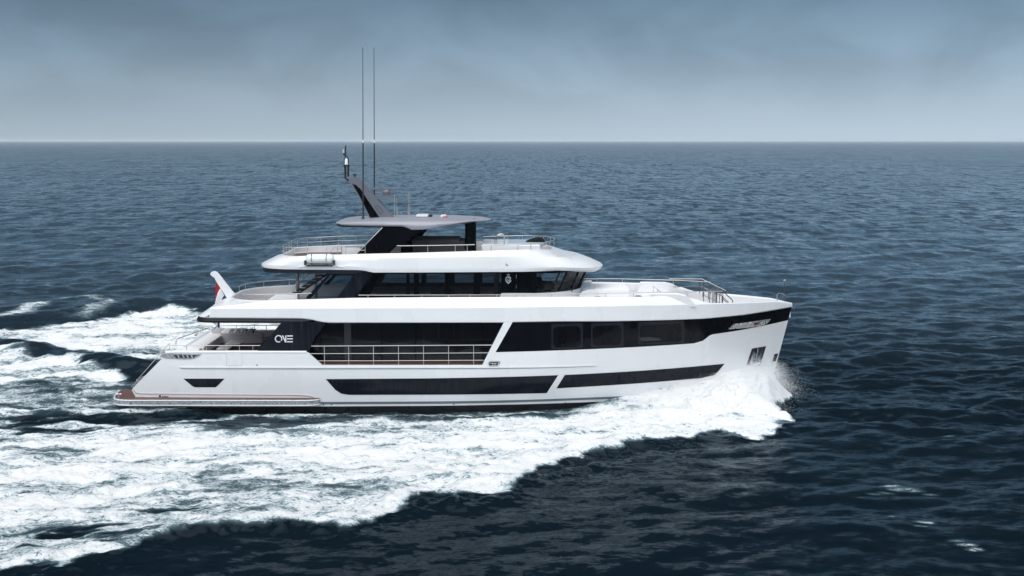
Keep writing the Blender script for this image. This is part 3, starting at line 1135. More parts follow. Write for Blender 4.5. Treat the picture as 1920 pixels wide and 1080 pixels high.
# stern stair handrails
for dy_ in (0, .35):
    MB().tube([at(246 + dy_ * 8, 727, -2.75 + dy_), at(262, 707, -2.75 + dy_), at(317, 644.5, -2.75 + dy_), at(318.5, 658, -2.75 + dy_)], .02, 6).build('handrail', M['railsteel'], Y, smooth=60)
mb = MB()
a = at(222.5, 733, -3.6)
mb.tube([(a[0], a[1], zt), (a[0], a[1], zt + .22)], .05, 8)
mb.tube([(a[0] - .14, a[1], zt + .2), (a[0] + .14, a[1], zt + .2)], .035, 8)
mb.build('mooring_cleat', M['steel'], Y, smooth=60)

# ---- main deck
ZD = 2.36
sx = np.linspace(xb + .6, 12.8, 60)
mb = MB().prism_xy([(x, -hb(x, ZD) + .1) for x in sx] + [(x, hb(x, ZD) - .1) for x in reversed(sx)], ZD - .1, ZD)
mb.build('main_deck', M['teak'], Y, smooth=0)
# bulwark cap aft
for s in (-1, 1):
    pts = [at_side(a, b, .06) for a, b in [(311, 660.5), (330, 659.8), (400, 659.8), (480, 659.8), (575, 659.8)]]
    MB().tube([(x, y * -s, z - .01) for x, y, z in pts], .085, 10).build('bulwark_cap', M['white'], Y, smooth=60)
# side deck glazing of the saloon, mullions, aft bulkhead
xA, xF = at(545, 640, -2.85)[0], at(990, 640, -2.85)[0]
sb = 2.85
ZC = 4.56
g0 = [(xA + .55, ZC), (xF, ZC), (xF, ZD), (xA, ZD)]
sal = side_patch(None, [(xA, ZD + .16), (xA + .05, ZC), (xF, ZC), (xF + .01, ZD + .16)], 0, .03, dx=2, nz=1, bf=const_b(sb)).build('saloon_glazing', M['glass_dark'], Y)
side_patch(None, [(xA, ZD), (xA + .02, ZD + .16), (xF, ZD + .16), (xF + .01, ZD)], .01, .08, dx=2, nz=1, bf=const_b(sb)).build('sill', M['wood'], sal)
for px in (600, 652, 716, 779, 842, 905, 960):
    x = at(px, 640, -sb)[0]
    w_ = .035 if px != 652 else .17
    side_patch(None, [(x - w_, ZD + .16), (x - w_ + .001, ZC), (x + w_, ZC), (x + w_ + .001, ZD + .16)], .012, .06, dx=2, nz=1, bf=const_b(sb)).build('mullion', M['graphite'] if px == 652 else M['black'], sal)
mb = MB()
mb.box((xA - .02, -sb, ZD), (xA + .05, -1.7, ZC)).box((xA - .02, 1.7, ZD), (xA + .05, sb, ZC)).box((xA - .02, -1.7, ZC - .25), (xA + .05, 1.7, ZC))
mb.build('aft_bulkhead', M['black'], Y)
MB().box((xA, -1.7, ZD), (xA + .03, 1.7, ZC - .25)).build('saloon_door', M['glass_dark'], Y)
MB().box((xF - .05, -sb, ZD), (xF + .05, sb, ZC)).build('forward_bulkhead', M['skin_in'], Y)
MB().box((xA, -sb, ZD + .01), (xF, sb, ZD + .03)).build('saloon_floor', M['wood'], Y)
for s in (-1, 1):
    MB().box((xF + 1.2, s * 2.8, ZD), (xF + 1.3, s * 3.35, ZC)).build('side_deck_bulkhead', M['black'], Y)
# furniture seen as dark shapes through the saloon glass is a fitted part of the cabin
for a_, b_ in (((-9, -1.2, ZD), (-6.4, 1.0, ZD + .45)), ((-4.6, -.8, ZD), (-2.2, .8, ZD + .77)), ((-1.2, -2.2, ZD), (-.6, 2.2, ZD + 1.9)), ((-9.9, 1.4, ZD), (-9.3, 2.4, ZD + 1.7))):
    MB().box(a_, b_).build('cabin_fitting', M['skin_in'], Y, bevel=.04)
for px in (795, 822, 850, 866):
    a = at(px, 616, 2.7)
    MB().box((a[0] - .09, 2.72, ZD + .2), (a[0] + .09, 2.78, ZC)).build('curtain', M['offwhite'], Y)

# ---- white diagonal pillar
side_patch(None, side_poly([(904, 684.6), (945, 604), (961, 604), (929, 660.6)]), .012, .22, dx=.1, nz=10).build('pillar', M['white'], Y)
# ---- black band with the owner's cabin windows, round to the stem
fz_b = [(374, 596.5), (560, 597.5), (576, 598.5), (590, 601), (601, 604.2), (613, 605.6), (780, 605.4), (945, 605), (1060, 603.3), (1207, 601), (1320, 597), (1396, 590), (1485, 576)]
band_top = [p for p in fz_b if p[0] > 960]
bt = side_poly([(961, 604.5)] + band_top)
bb = side_poly(z_bandb)
bt[-1] = (stem_x(bt[-1][1]), bt[-1][1])
bb[-1] = (stem_x(bb[-1][1]), bb[-1][1])
band = side_patch(None, bt[:] + [(stem_x((bt[-1][1] + bb[-1][1]) / 2), (bt[-1][1] + bb[-1][1]) / 2)] + bb[::-1], -.006, .1, dx=.2, nz=6).build('window_band', M['black'], Y, smooth=25)
for (x0, y0, x1, y1, r_) in ((1034, 608, 1093, 655, 9), (1108, 606.5, 1169, 651.5, 9), (1197, 604.5, 1283, 646, 8)):
    def rr_(x0, y0, x1, y1, r_):
        sl = (y1 - y0) * .06
        pts = []
        for (cx, cy, a0) in ((x0 + r_, y0 + r_, pi), (x1 - r_, y0 + r_, 1.5 * pi), (x1 - r_, y1 - r_, 0), (x0 + r_, y1 - r_, .5 * pi)):
            for k in range(7):
                a = a0 + k * pi / 12
                pts.append((cx + r_ * cos(a) + 1e-3 * k, cy + r_ * sin(a) - (cx - x0) * .035))
        return pts
    w = side_patch(None, side_poly(rr_(x0, y0, x1, y1, 2)), .004, .03, dx=.15, nz=3).build('cabin_window', M['winframe'], Y)
    side_patch(None, side_poly(rr_(x0 + 3, y0 + 5, x1 - 4, y1 - 3, r_)), .010, .03, dx=.1, nz=4).build('pane', M['black'], w)
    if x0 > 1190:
        side_patch(None, side_poly([(1198, 633), (1216, 632), (1238, 635), (1239, 638), (1203, 640)]), .014, .03, dx=.1, nz=1).build('pane_patch', M['graphite'], w)  # small dark grey patch on the forward cabin window
o = side_patch(None, side_poly([(1365, 617.5), (1376, 607.5), (1400, 604.5), (1440, 598.6), (1445, 598.3), (1439, 606), (1428, 611.5), (1400, 614.6)]), .03, .06, dx=.06, nz=4).build('fairlead', M['rollersteel'], Y)
side_patch(None, side_poly([(1373, 615), (1379, 609), (1402, 606.5), (1424, 603.5), (1420, 608.6), (1404, 612.3)]), .04, .03, dx=.06, nz=4).build('opening', M['greyfab2'], o)
for q in (1380, 1388, 1396, 1405):
    z0_ = 608.2 - (q - 1380) * .12
    side_patch(None, side_poly([(q, z0_), (q + 4.5, z0_ - .5), (q + 5.5, z0_ + 4.6), (q + 1, z0_ + 5.2)]), .06, .05, dx=.05, nz=2).build('roller', M['rollersteel'], o)
side_patch(None, side_poly([(1413, 605.4), (1426, 603), (1421, 608), (1413, 609.6)]), .05, .03, dx=.05, nz=2).build('liner', M['wood'], o)

# ---- anchor pocket and stem plate
pk = side_patch(None, side_poly([(1410, 653.4), (1436.5, 649), (1424.5, 687), (1399.5, 684)]), .010, .06, dx=.06, nz=4).build('anchor_pocket', M['graphite'], Y)
side_patch(None, side_poly([(1412.5, 655), (1434, 651), (1422.5, 684), (1403, 682)]), .016, .03, dx=.06, nz=4).build('recess', M['blackmatt'], pk)
side_patch(None, side_poly([(1412.5, 655.5), (1417, 664), (1412.5, 682.5), (1405, 682.5)]), .03, .03, sides=(-1, 1), dx=.06, nz=3).build('cheek_plate', M['steel'], pk)
side_patch(None, side_poly([(1427.5, 654), (1431.5, 653.3), (1423, 682), (1420, 671)]), .03, .03, sides=(-1, 1), dx=.06, nz=3).build('cheek_plate', M['steel'], pk)
side_patch(None, side_poly([(1452, 664), (1459, 662.4), (1454.5, 677), (1448, 678)]), .02, .04, dx=.05, nz=3).build('stem_plate', M['graphite'], Y)
ap = at_side(1419, 670, -.09)
mb = MB()
a0 = np.array(ap)
mb.tube([a0 + (.06, 0, .42), a0 + (-.06, -.03, -.32)], .055, 8)
mb.tube([a0 + (-.36, .08, -.12), a0 + (-.30, .0, -.33), a0 + (-.06, -.05, -.40), a0 + (.16, -.02, -.30), a0 + (.24, .05, -.08)], .06, 8)
mb.tube([a0 + (.06, 0, .46), a0 + (.0, .0, .38), a0 + (.12, 0, .38), a0 + (.06, 0, .46)], .025, 6)
an = mb.build('anchor', M['steel'], None, smooth=60, origin=ap)
tag(an, 'stainless steel anchor stowed in the dark pocket on the bow', 'anchor')

# ---- upper deck bulwark moulding (long white fascia from stern to stem)
zb_f = zline(fz_b)
zk_f = zline([(374, 579), (400, 577.6), (900, 576.5), (1060, 574.2), (1200, 572), (1330, 569.6), (1400, 567.8), (1455, 565.6), (1487, 569)])
zt_f = zline([(374, 565.5), (416, 565), (480, 564), (575, 561.5), (660, 559), (800, 557.5), (950, 557), (1060, 556.5), (1240, 556.2), (1285, 557.5), (1305, 561), (1322, 566.5), (1335, 568.6), (1400, 566.8), (1455, 564.4), (1487, 568)], .2)


def upper_path(xa, r, side_z=4.95):
    pts, nrm = [], []
    h0 = hb(xa + r, side_z)
    for i in range(8):
        pts.append((xa, -(h0 - r) * i / 8))
        nrm.append((1, 0))
    for i in range(16):
        a = pi / 2 * i / 16
        pts.append((xa + r - r * cos(a), -(h0 - r) - r * sin(a)))
        nrm.append((cos(a), sin(a)))
    xs_ = list(np.linspace(xa + r, 8, 70)) + list(8 + (stem_x(side_z) - 8) * np.sin(np.linspace(0, pi / 2, 40)))[1:]
    for x in xs_:
        b0, b1 = hb(x - .02, side_z), hb(x + .02, side_z)
        tx, ty = .04, -(b1 - b0)
        L = sqrt(tx * tx + ty * ty)
        pts.append((x, -hb(x, side_z)))
        nrm.append((-ty / L, tx / L))
    return pts, nrm


def moulding(base, top, tn, levels):
    """rings between a square-cornered lower outline and a rounder, inset upper one"""
    rings = []
    for wf, ex, fz in levels:
        near = []
        for i, ((x0, y0), (x1, y1), (nx, ny)) in enumerate(zip(base, top, tn)):
            w = wf(nx)
            e_ = ex(x0, nx) if callable(ex) else ex
            x, y = x0 + (x1 - x0) * w + nx * e_, y0 + (y1 - y0) * w + ny * e_
            if i == 0:
                y = 0.0
            y = min(y, 0.0)
            near.append((x, y, fz(x)))
        rings.append(near + [(x, -y, z) for x, y, z in reversed(near[1:-1])])
    return rings


UD = 5.02
pth, nrm = upper_path(-15.62, .75)
st = lambda nx: max(nx, 0.0) ** 1.15


def top_in(x):
    return .22 * (1 - sstep(8.3, 10.2, x)) + .07 * sstep(8.3, 10.2, x)


def floor_z(x):
    return UD if x < 8.6 else UD - (UD - 4.35) * sstep(8.6, 9.9, x)


tp_raw, tn = upper_path(-14.62, 2.7)
tpath = [(x + nx * top_in(x), min(0.0, y + ny * top_in(x))) for (x, y), (nx, ny) in zip(tp_raw, tn)]
W0, W1 = (lambda nx: 0.0), (lambda nx: 1.0)
WK = lambda nx: .47 * sstep(0.0, .55, nx)
lv = [(W0, .34, zb_f), (W0, .045, zb_f), (W0, 0.0, lambda x: zb_f(x) + .05),
      (WK, 0.0, lambda x: zk_f(x) - .025), (WK, .03, lambda x: zk_f(x) + .02),
      (W1, 0.0, lambda x: zt_f(x) - .03), (W1, .03, zt_f), (W1, .13, zt_f), (W1, .15, lambda x: zt_f(x) - .04), (W1, .16, lambda x: floor_z(x) - .05)]
MB().loft(moulding(pth, tpath, tn, lv)).build('upper_deck_bulwark', M['white'], Y, smooth=24)
# dark soffit lip under the overhang
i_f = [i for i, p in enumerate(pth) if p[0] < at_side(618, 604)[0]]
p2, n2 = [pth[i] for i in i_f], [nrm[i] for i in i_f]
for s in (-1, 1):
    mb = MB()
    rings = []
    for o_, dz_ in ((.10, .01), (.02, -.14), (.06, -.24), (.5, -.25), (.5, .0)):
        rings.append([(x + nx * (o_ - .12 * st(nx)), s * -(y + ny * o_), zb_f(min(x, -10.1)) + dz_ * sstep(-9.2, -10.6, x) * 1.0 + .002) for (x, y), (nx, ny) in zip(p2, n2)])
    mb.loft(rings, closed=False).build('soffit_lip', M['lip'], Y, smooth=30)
# decks and the ceiling below the upper deck
up_pl = [(x + nx * .1, min(0, y + ny * .1)) for (x, y), (nx, ny) in zip(tpath, tn)]
a_ = [p for p in up_pl if p[0] < 8.7]
MB().prism_xy(a_ + [(x, -y) for x, y in reversed(a_)], UD - .08, UD).build('upper_deck', M['wetdeck'], Y, smooth=0)
f_ = [(x, -max(0.0, min(-y, hb(x, 4.2) - .12))) for x, y in up_pl if 8.5 < x < 13.9]
MB().prism_xy(f_ + [(x, -y) for x, y in reversed(f_)], 4.27, 4.35).build('foredeck', M['white_in'], Y, smooth=0)
c_ = [(x, y * .93) for x, y in up_pl if x < 1.5]
MB().prism_xy(c_ + [(x, -y) for x, y in reversed(c_)], 4.57, 4.63).build('cockpit_ceiling', M['ceil_in'], Y, smooth=0)
# raised white deck ahead of the wheelhouse, its front sloping down to the bow well
FZ = 5.30
a_ = [(x, y + .28) for x, y in up_pl if 3.0 < x < 8.6]
MB().prism_xy(a_ + [(x, -y) for x, y in reversed(a_)], UD + .002, FZ).build('raised_foredeck', M['white_in'], Y, smooth=0)

# wing panel with the yacht's name
wing = side_patch(None, side_poly([(480, 661), (526.5, 606), (528, 603.5), (612.5, 604.6), (590, 634), (577.5, 661)]), -.02, .16, dx=.15, nz=8).build('wing_panel', M['navy'], Y)


def ring_arc(cx, cy, r, w, a0, a1, n=22):
    o_, i_ = [], []
    for k in range(n + 1):
        a = radians(a0 + (a1 - a0) * k / n)
        o_.append((cx + r * cos(a), cy - r * sin(a)))
        i_.append((cx + (r - w) * cos(a), cy - (r - w) * sin(a)))
    return o_, i_


def mark_quads(mb, quads, off, bf=None, th=.02, sides=(-1,)):
    """raised lettering: each quad in picture coordinates laid on the ship's side"""
    bf = bf or hb
    for q in quads:
        for s in sides:
            vs = []
            for o_ in (off, off - th):
                for a, b in q:
                    x, y, z = at_side(a, b, 0, bf)
                    vs.append((x, s * (bf(x, z) + o_), z))
            n = len(q)
            fs = [tuple(range(n)), tuple(range(2 * n - 1, n - 1, -1))] + [(i, (i + 1) % n, n + (i + 1) % n, n + i) for i in range(n)]
            mb.add(vs, fs)


mb = MB()
qs = []
o_, i_ = ring_arc(522.3, 635.2, 7.0, 1.9, -34, 300)
qs += [[o_[k], o_[k + 1], i_[k + 1], i_[k]] for k in range(len(o_) - 1)]
qs += [[(528.4, 628.8), (530.8, 628.8), (534.9, 637.6), (534.9, 641.8), (534.4, 641.8)],
       [(534.9, 628.8), (536.9, 628.8), (536.9, 641.8), (534.9, 641.8)],
       [(538.0, 628.8), (549, 628.8), (549, 630.9), (538.0, 630.9)],
       [(538.0, 634.2), (549, 634.2), (549, 636.3), (538.0, 636.3)],
       [(538.0, 639.7), (549, 639.7), (549, 641.8), (538.0, 641.8)]]
mark_quads(mb, qs, .012)
mb.build('name_lettering', M['mark'], wing, smooth=0)

# ---- upper saloon and wheelhouse
UB = 2.78
xg0, xg1 = at(664, 557, -UB)[0], at(698, 512, -UB)[0]
zg_b, zg_t = UD + .25, at(800, 511, -UB)[2] + .12
xfb, xft = at(1086, 541, 0)[0], at(1104, 507, 0)[0]
zfb = at(1040, 549, -UB)[2]
lo = plan(xg0, xfb, UB, .05, 3.0, 2.3, pa=1.8)
hi = plan(xg1, xft, UB, .05, 3.0, 2.3, pa=1.8)


def wheel_zb(x):
    return zg_b + (zfb - zg_b) * sstep(at(936, 550, -UB)[0], at(950, 550, -UB)[0], x)


gl_lo = full_ring(lo, wheel_zb)
gl_hi = full_ring(hi, lambda x: zg_t)
n_h = len(lo)
# split the ring: saloon glass aft of the crest panel, clear wheelhouse glass forward of it
xs_split = at(1002, 530, -UB)[0]
mid = [tuple((np.array(p) * .5 + np.array(q) * .5)) for p, q in zip(gl_lo, gl_hi)]


def ring_faces(cond):
    mb = MB()
    n = len(gl_lo)
    for k in range(n):
        k2 = (k + 1) % n
        if cond((gl_lo[k][0] + gl_lo[k2][0]) / 2):
            mb.add([gl_lo[k], gl_lo[k2], gl_hi[k2], gl_hi[k]], [(0, 1, 2, 3)])
    return mb


ug = ring_faces(lambda x: x < xs_split).build('upper_saloon_glazing', M['glass_mid'], Y, recalc=False)
wg = ring_faces(lambda x: x >= xs_split).build('wheelhouse_glazing', M['glass_clear'], Y, recalc=False, smooth=50)
cbu = const_b(UB)
for (a, b) in ((757, 770), (776, 786), (834, 844), (888, 900)):
    if a == 757:
        a, b = 762, 768
    pp = plane_poly([(a, 512), (b, 512), (b + .01, 558), (a + .01, 558)], -UB)
    side_patch(None, pp, .008, .06, dx=2, nz=1, bf=cbu).build('mullion', M['black'], ug)
side_patch(None, plane_poly([(664, 560), (697, 511), (716, 511), (690, 560)], -UB), .010, .07, dx=1, nz=1, bf=cbu).build('mullion', M['black'], ug)
# sill line
side_patch(None, plane_poly([(676, 552), (676.1, 560), (938, 560), (938.1, 552)], -UB), .006, .06, dx=3, nz=1, bf=cbu).build('sill', M['black'], ug)
side_patch(None, plane_poly([(690, 509), (690.1, 513.5), (1040, 512), (1040.1, 508)], -UB), .007, .06, dx=3, nz=1, bf=cbu).build('head_trim', M['black'], ug)
door = side_patch(None, plane_poly([(940, 511), (1006, 511), (1006.1, 549), (940.1, 558)], -UB), .014, .09, dx=2, nz=1, bf=cbu).build('wheelhouse_door', M['black'], Y)
for (a, b) in ((515, 522), (534, 540)):
    mb = MB()
    mark_quads(mb, [[(967.4, a), (968.8, a), (968.8, b), (967.4, b)]], .03, cbu, .03)
    mb.build('hinge', M['steel'], door)
# crest on the door panel: three points over a swept ring and a chevron
mb = MB()
qs = []
o_, i_ = ring_arc(953.2, 523.6, 5.6, 1.5, 20, 235)
qs += [[o_[k], o_[k + 1], i_[k + 1], i_[k]] for k in range(len(o_) - 1)]
o_, i_ = ring_arc(954.2, 523.4, 3.0, 1.0, -10, 150, 12)
qs += [[o_[k], o_[k + 1], i_[k + 1], i_[k]] for k in range(len(o_) - 1)]
qs += [[(947.8, 525.5), (949.6, 525.5), (953.2, 529.6), (953.2, 532.4), (948.2, 527.6)], [(958.6, 525.5), (956.8, 525.5), (953.2, 529.6), (953.2, 532.4), (958.2, 527.6)],
       [(950.4, 524.0), (951.6, 523.2), (953.4, 525.4), (953.2, 527.4)], [(956.6, 523.0), (957.8, 523.8), (953.2, 527.4), (953.4, 525.6)],
       [(952.6, 513.4), (953.8, 513.4), (953.6, 516.6), (952.8, 516.6)], [(950.4, 514.8), (951.2, 514.4), (952.6, 516.6), (951.8, 516.9)], [(956.0, 514.8), (955.2, 514.4), (953.8, 516.6), (954.6, 516.9)]]
mark_quads(mb, qs, .026, cbu)
mb.build('crest', M['mark'], door, smooth=0)
# slim pillars between the windscreens
for fx in (.30, .55, .78, .93):
    k = int(66 + 30 * fx)
    for kk in (k, len(gl_lo) - k):
        p, q = np.array(gl_lo[kk % len(gl_lo)]), np.array(gl_hi[kk % len(gl_hi)])
        out = np.array((p[0] - 1.0, p[1] * .8, 0)); out /= np.linalg.norm(out)
        MB().tube([p + out * .01, q + out * .01], .055 if fx < .9 else .04, 6).build('windscreen_pillar', M['black'], wg)
p, q = np.array(gl_lo[n_h - 1]), np.array(gl_hi[n_h - 1])
MB().tube([p, q], .05, 6).build('windscreen_pillar', M['black'], wg)
mb = MB()
ring = [p for p in gl_lo if p[0] > xs_split - .1]
mb.tube(ring, .05, 6).build('windscreen_frame', M['black'], wg, smooth=60)
ring = [(p[0], p[1], p[2] - .1) for p in gl_hi if p[0] > xs_split - .1]
MB().tube(ring, .07, 6).build('windscreen_frame', M['black'], wg, smooth=60)
# windscreen wipers
for fx in (.48, .70, .88):
    k = int(66 + 30 * fx)
    p, q = np.array(gl_lo[k]), np.array(gl_hi[k])
    out = np.array((p[0] - 1.0, p[1], 0)); out /= np.linalg.norm(out)
    MB().tube([p + out * .06, p * .35 + q * .65 + out * .08 + np.array((.1, .1, 0))], .015, 5).build('wiper', M['blackmatt'], wg)
# white coaming under the wheelhouse
xc0 = at(940, 557, -UB - .05)[0]
clo = plan(xc0 - .35, xfb + .55, UB + .10, .05, 3.2, 2.3, pa=1.8)
chi = plan(xc0, xfb + .10, UB + .06, .05, 3.0, 2.3, pa=1.8)
MB().loft([full_ring(clo, lambda x: UD - .02), full_ring(chi, lambda x: zfb - .02), full_ring([(x, y * .97) for x, y in chi], lambda x: zfb + .0)], cap=False).build('wheelhouse_coaming', M['white'], Y, smooth=30)
# cowl and big sun pad forward of the windscreen
cw = plane_poly([(1078, 548), (1087, 536), (1096, 533), (1110, 532), (1118, 552)], .9)
MB().prism_xz(cw, -2.2, 2.2).build('windscreen_cowl', M['white'], Y, bevel=.06)
b0, b1 = at(1110, 531.5, 1.4), at(1172, 533, 1.4)
MB().box((b0[0], -1.4, FZ), (b1[0], 1.4, b0[2])).build('seat_island', M['offwhite'], Y, bevel=.06)
mb = MB()
mb.tube([at(1110, 537, -1.42), at(1113, 542, -1.42), at(1117, 547, -1.42)], .012, 5)
mb.build('seat_seam', M['greyfab2'], Y)
# side seats of the foredeck and their black hatches
for s in (-1, 1):
    a, b = at(1212, 552, -2.4), at(1296, 556, -2.4)
    pl = [(a[0], FZ), (a[0] + .25, 5.80), (b[0] - .7, 5.79), (b[0] - .25, 5.68), (b[0] + .1, FZ)]
    MB().prism_xz(pl, s * 2.2, s * 3.05).build('foredeck_seat', M['white'], Y, bevel=.05)
for (px, py) in ((1120, 555.5), (1197, 554.2)):
    a = at(px, py, -2.9)
    MB().lathe((a[0], -2.9, a[2] - .08), [(.01, .08), (.14, .07), (.19, .03), (.20, 0)], 14).build('deck_vent', M['graphite'], Y, smooth=60)
mb = MB()
mb.tube([at(1225, 550, -2.0), at(1225, 537, -2.0), at(1233, 543, -2.0), at(1233, 553, -2.0)], .022, 6)
mb.tube([at(1233, 543, -2.0), at(1241, 549, -2.0), at(1241, 555, -2.0)], .022, 6)
mb.build('grab_rail', M['railsteel'], Y, smooth=60)
# teak steps down into the bow well
for k in range(5):
    for s in (-1, 1):
        MB().box((8.55 + .26 * k, s * 1.9, 4.35), (8.81 + .26 * k, s * .6, 5.28 - .19 * k)).build('step', M['teak'], Y)
# interior of the upper deck house
MB().box((xg0, -UB + .05, UD), (xfb - .6, UB - .05, UD + .03)).build('cabin_sole', M['skin_in'], Y)
mb = MB()
x0_ = at(1002, 540, 0)[0]
mb.box((x0_ + 1.25, -1.7, UD), (x0_ + 1.9, 1.7, UD + .98)).box((x0_ + 1.05, -1.4, UD + .92), (x0_ + 1.35, 1.4, UD + 1.05))
mb.build('helm_console', M['blackmatt'], Y, bevel=.05)
a = (x0_ + 1.02, -1.0, UD + .98)
mb = MB().tube([(a[0] + .0, a[1] + .24 * cos(t_), a[2] + .24 * sin(t_)) for t_ in np.linspace(0, 2 * pi, 21)], .02, 6, cap=False)
mb.tube([(a[0], a[1] - .22, a[2]), (a[0], a[1] + .22, a[2])], .014, 5)
mb.build('steering_wheel', M['steel'], Y, smooth=60)
for a_, b_ in (((-7.2, -1.0, UD), (-5.4, .9, UD + .42)), ((-4.2, -.5, UD), (-3.0, .7, UD + .7)), ((-.9, -2.3, UD), (-.7, 2.3, UD + 1.95))):
    MB().box(a_, b_).build('cabin_fitting', M['skin_in'], Y, bevel=.04)


def helm_chair(loc, label):
    r_ = empty('helm_chair', loc)
    tag(r_, label, 'chair', 'helm chairs')
    x, y, z = loc
    MB().lathe(loc, [(.25, 0), (.25, .04), (.06, .06), (.06, .45), (.09, .47)], 14).build('pedestal', M['steel'], r_, origin=loc)
    MB().box((x - .28, y - .29, z + .46), (x + .30, y + .29, z + .60)).build('seat', M['darkfab'], r_, bevel=.05, origin=loc)
    MB().prism_xz([(x - .36, z + .55), (x - .20, z + .55), (x - .28, z + 1.30), (x - .34, z + 1.42), (x - .46, z + 1.40)], y - .27, y + .27).build('backrest', M['darkfab'], r_, bevel=.05, origin=loc)
    for s in (-1, 1):
        MB().box((x - .22, y + s * .30, z + .70), (x + .22, y + s * .37, z + .77)).build('armrest', M['darkfab'], r_, bevel=.02, origin=loc)


helm_chair((x0_ + .62, -.95, UD + .03), 'black high backed helm chair nearest the side window of the wheelhouse')
helm_chair((x0_ + .35, .75, UD + .03), 'black high backed helm chair on the far side of the wheelhouse')

# ---- aft frame of the upper deck house with its see-through side light
FB = const_b(3.42)
fr_o = lambda pix: plane_poly(pix, -3.42)
side_patch(None, fr_o([(570, 561.5), (616, 513.5), (623, 513.5), (581, 561.2)]), 0, .12, dx=.3, nz=3, bf=FB).build('side_frame', M['navy'], Y)
af = side_patch(None, fr_o([(630, 560.5), (663, 516.5), (665, 512), (701, 511), (664, 560)]), .0, .12, dx=.3, nz=3, bf=FB).build('side_frame', M['navy'], Y)
side_patch(None, fr_o([(616, 514), (619, 510.5), (700, 510), (698, 513), (664, 517), (621, 516)]), .002, .12, dx=.3, nz=2, bf=FB).build('side_frame', M['navy'], Y)
side_patch(None, fr_o([(580.5, 561), (622, 515.5), (664.5, 516), (630.5, 561)]), -.05, .03, dx=.3, nz=2, bf=FB).build('pane', M['glass_side'], af)
# stairs up to the sun deck, their rails, and two posts
MB().tube([at(541, 563, -1.6), at(617, 512, -1.6)], .05, 6).build('stair_stringer', M['blackmatt'], Y, smooth=60)
so = MB().tube([at(541, 563, -2.5), at(617, 512, -2.5)], .05, 6).build('stair_stringer', M['blackmatt'], Y, smooth=60)
for k in range(8):
    px, py = 545 + 9.4 * k, 558 - 6.6 * k
    a = at(px, py, -2.5)
    MB().box((a[0] - .22, -2.5, a[2] - .02), (a[0] + .13, -1.6, a[2] + .02)).build('stair_tread', M['blackmatt'], so)
for yy in (-2.5, -1.6):
    MB().tube([at(549, 561, yy), at(549, 545, yy), at(554, 537, yy), at(582, 512, yy)], .022, 6).build('handrail', M['railsteel'], so, smooth=60)
    MB().tube([at(536, 551, yy - .0), at(575, 512, yy)], .018, 6).build('handrail', M['railsteel'], so, smooth=60)
for px in (558.5, 592.5):
    a, b = at(px, 556, .3), at(px, 511, .3)
    MB().tube([(a[0], .3, UD), (a[0], .3, b[2] + .1)], .09, 12).build('support_post', M['grey'], Y, smooth=60)
a = at(405.5, 604, 0)

# ---- sun deck moulding
SB = 3.55
zq = lambda pts, Yp=-SB: (lambda xs_, zs_: (lambda x: float(np.interp(x, xs_, zs_))))([at(p, q, Yp)[0] for p, q in pts], [at(p, q, Yp)[2] for p, q in pts])
zs_b = zq([(486, 504.5), (600, 505.8), (668, 506.2), (684, 507.2), (692, 509.6), (700, 511.2), (800, 511), (1000, 509.6), (1060, 508.6), (1125, 507)])
zs_k = zq([(490, 488), (620, 485), (680, 484.2), (900, 480.8), (1000, 479.5), (1060, 478.8), (1130, 478.5)])
zs_t = zq([(510, 481.2), (560, 480.6), (600, 478.6), (668, 476.6), (760, 474.6), (850, 472.2), (920, 470.2), (1000, 467.8), (1035, 466.6), (1130, 466)], -3.3)
xa_ = at(486, 500, -3.0)[0]
xn = at(1130, 497, 0)[0]
SD = at(700, 472, -3.2)[2] - .55
zn = at(1130, 497, 0)[2]
znk = at(1085, 476.5, 0)[2]
znt = at(1040, 464, 0)[2] - .05


def nosez(f, zend, xs0, xe):
    return lambda x: f(x) + (zend - f(x)) * sstep(xs0, xe, x)


RN = [(plan(xa_ + .5, xn - .9, SB - .35, .9, 4.4), nosez(zs_b, zn - .26, 2, xn)),
      (plan(xa_ + .12, xn - .3, SB - .03, 1.1, 4.5), nosez(zs_b, zn - .26, 2, xn)),
      (plan(xa_ + .01, xn - .05, SB, 1.2, 4.6), nosez(lambda x: zs_b(x) + .10, zn - .10, 1.5, xn)),
      (plan(xa_ + .02, xn, SB, 1.2, 4.6), nosez(lambda x: zs_b(x) + .20, zn + .02, 1.5, xn)),
      (plan(xa_ + .12, xn - .12, SB - .01, 1.2, 4.6), nosez(lambda x: zs_b(x) * .62 + zs_k(x) * .38, zn + .14, 1, xn)),
      (plan(xa_ + .42, xn - .60, SB - .03, 1.2, 4.4), nosez(lambda x: zs_b(x) * .25 + zs_k(x) * .75, zn + .34, 0, xn)),
      (plan(xa_ + .62, xn - 1.12, SB - .06, 1.2, 4.2), nosez(lambda x: zs_k(x) - .02, zn + .50, 0, xn)),
      (plan(xa_ + .70, xn - 1.5, SB - .10, 1.2, 4.0), nosez(lambda x: zs_k(x) + .03, znk, 0, xn - 1.4)),
      (plan(xa_ + .90, xn - 2.35, SB - .27, 1.2, 3.2), nosez(lambda x: zs_t(x) - .03, znt + .0, 1.0, xn - 2.4)),
      (plan(xa_ + .95, xn - 2.5, SB - .32, 1.2, 3.1), nosez(lambda x: zs_t(x), znt + .03, 1.0, xn - 2.5)),
      (plan(xa_ + 1.07, xn - 2.62, SB - .44, 1.2, 3.0), nosez(lambda x: zs_t(x), znt + .03, 1.0, xn - 2.6)),
      (plan(xa_ + 1.10, xn - 2.66, SB - .48, 1.2, 3.0), lambda x: SD - .04)]
MB().loft([full_ring(h_, zf_) for h_, zf_ in RN]).build('sun_deck_moulding', M['white'], Y, smooth=28)
h_ = RN[-1][0]
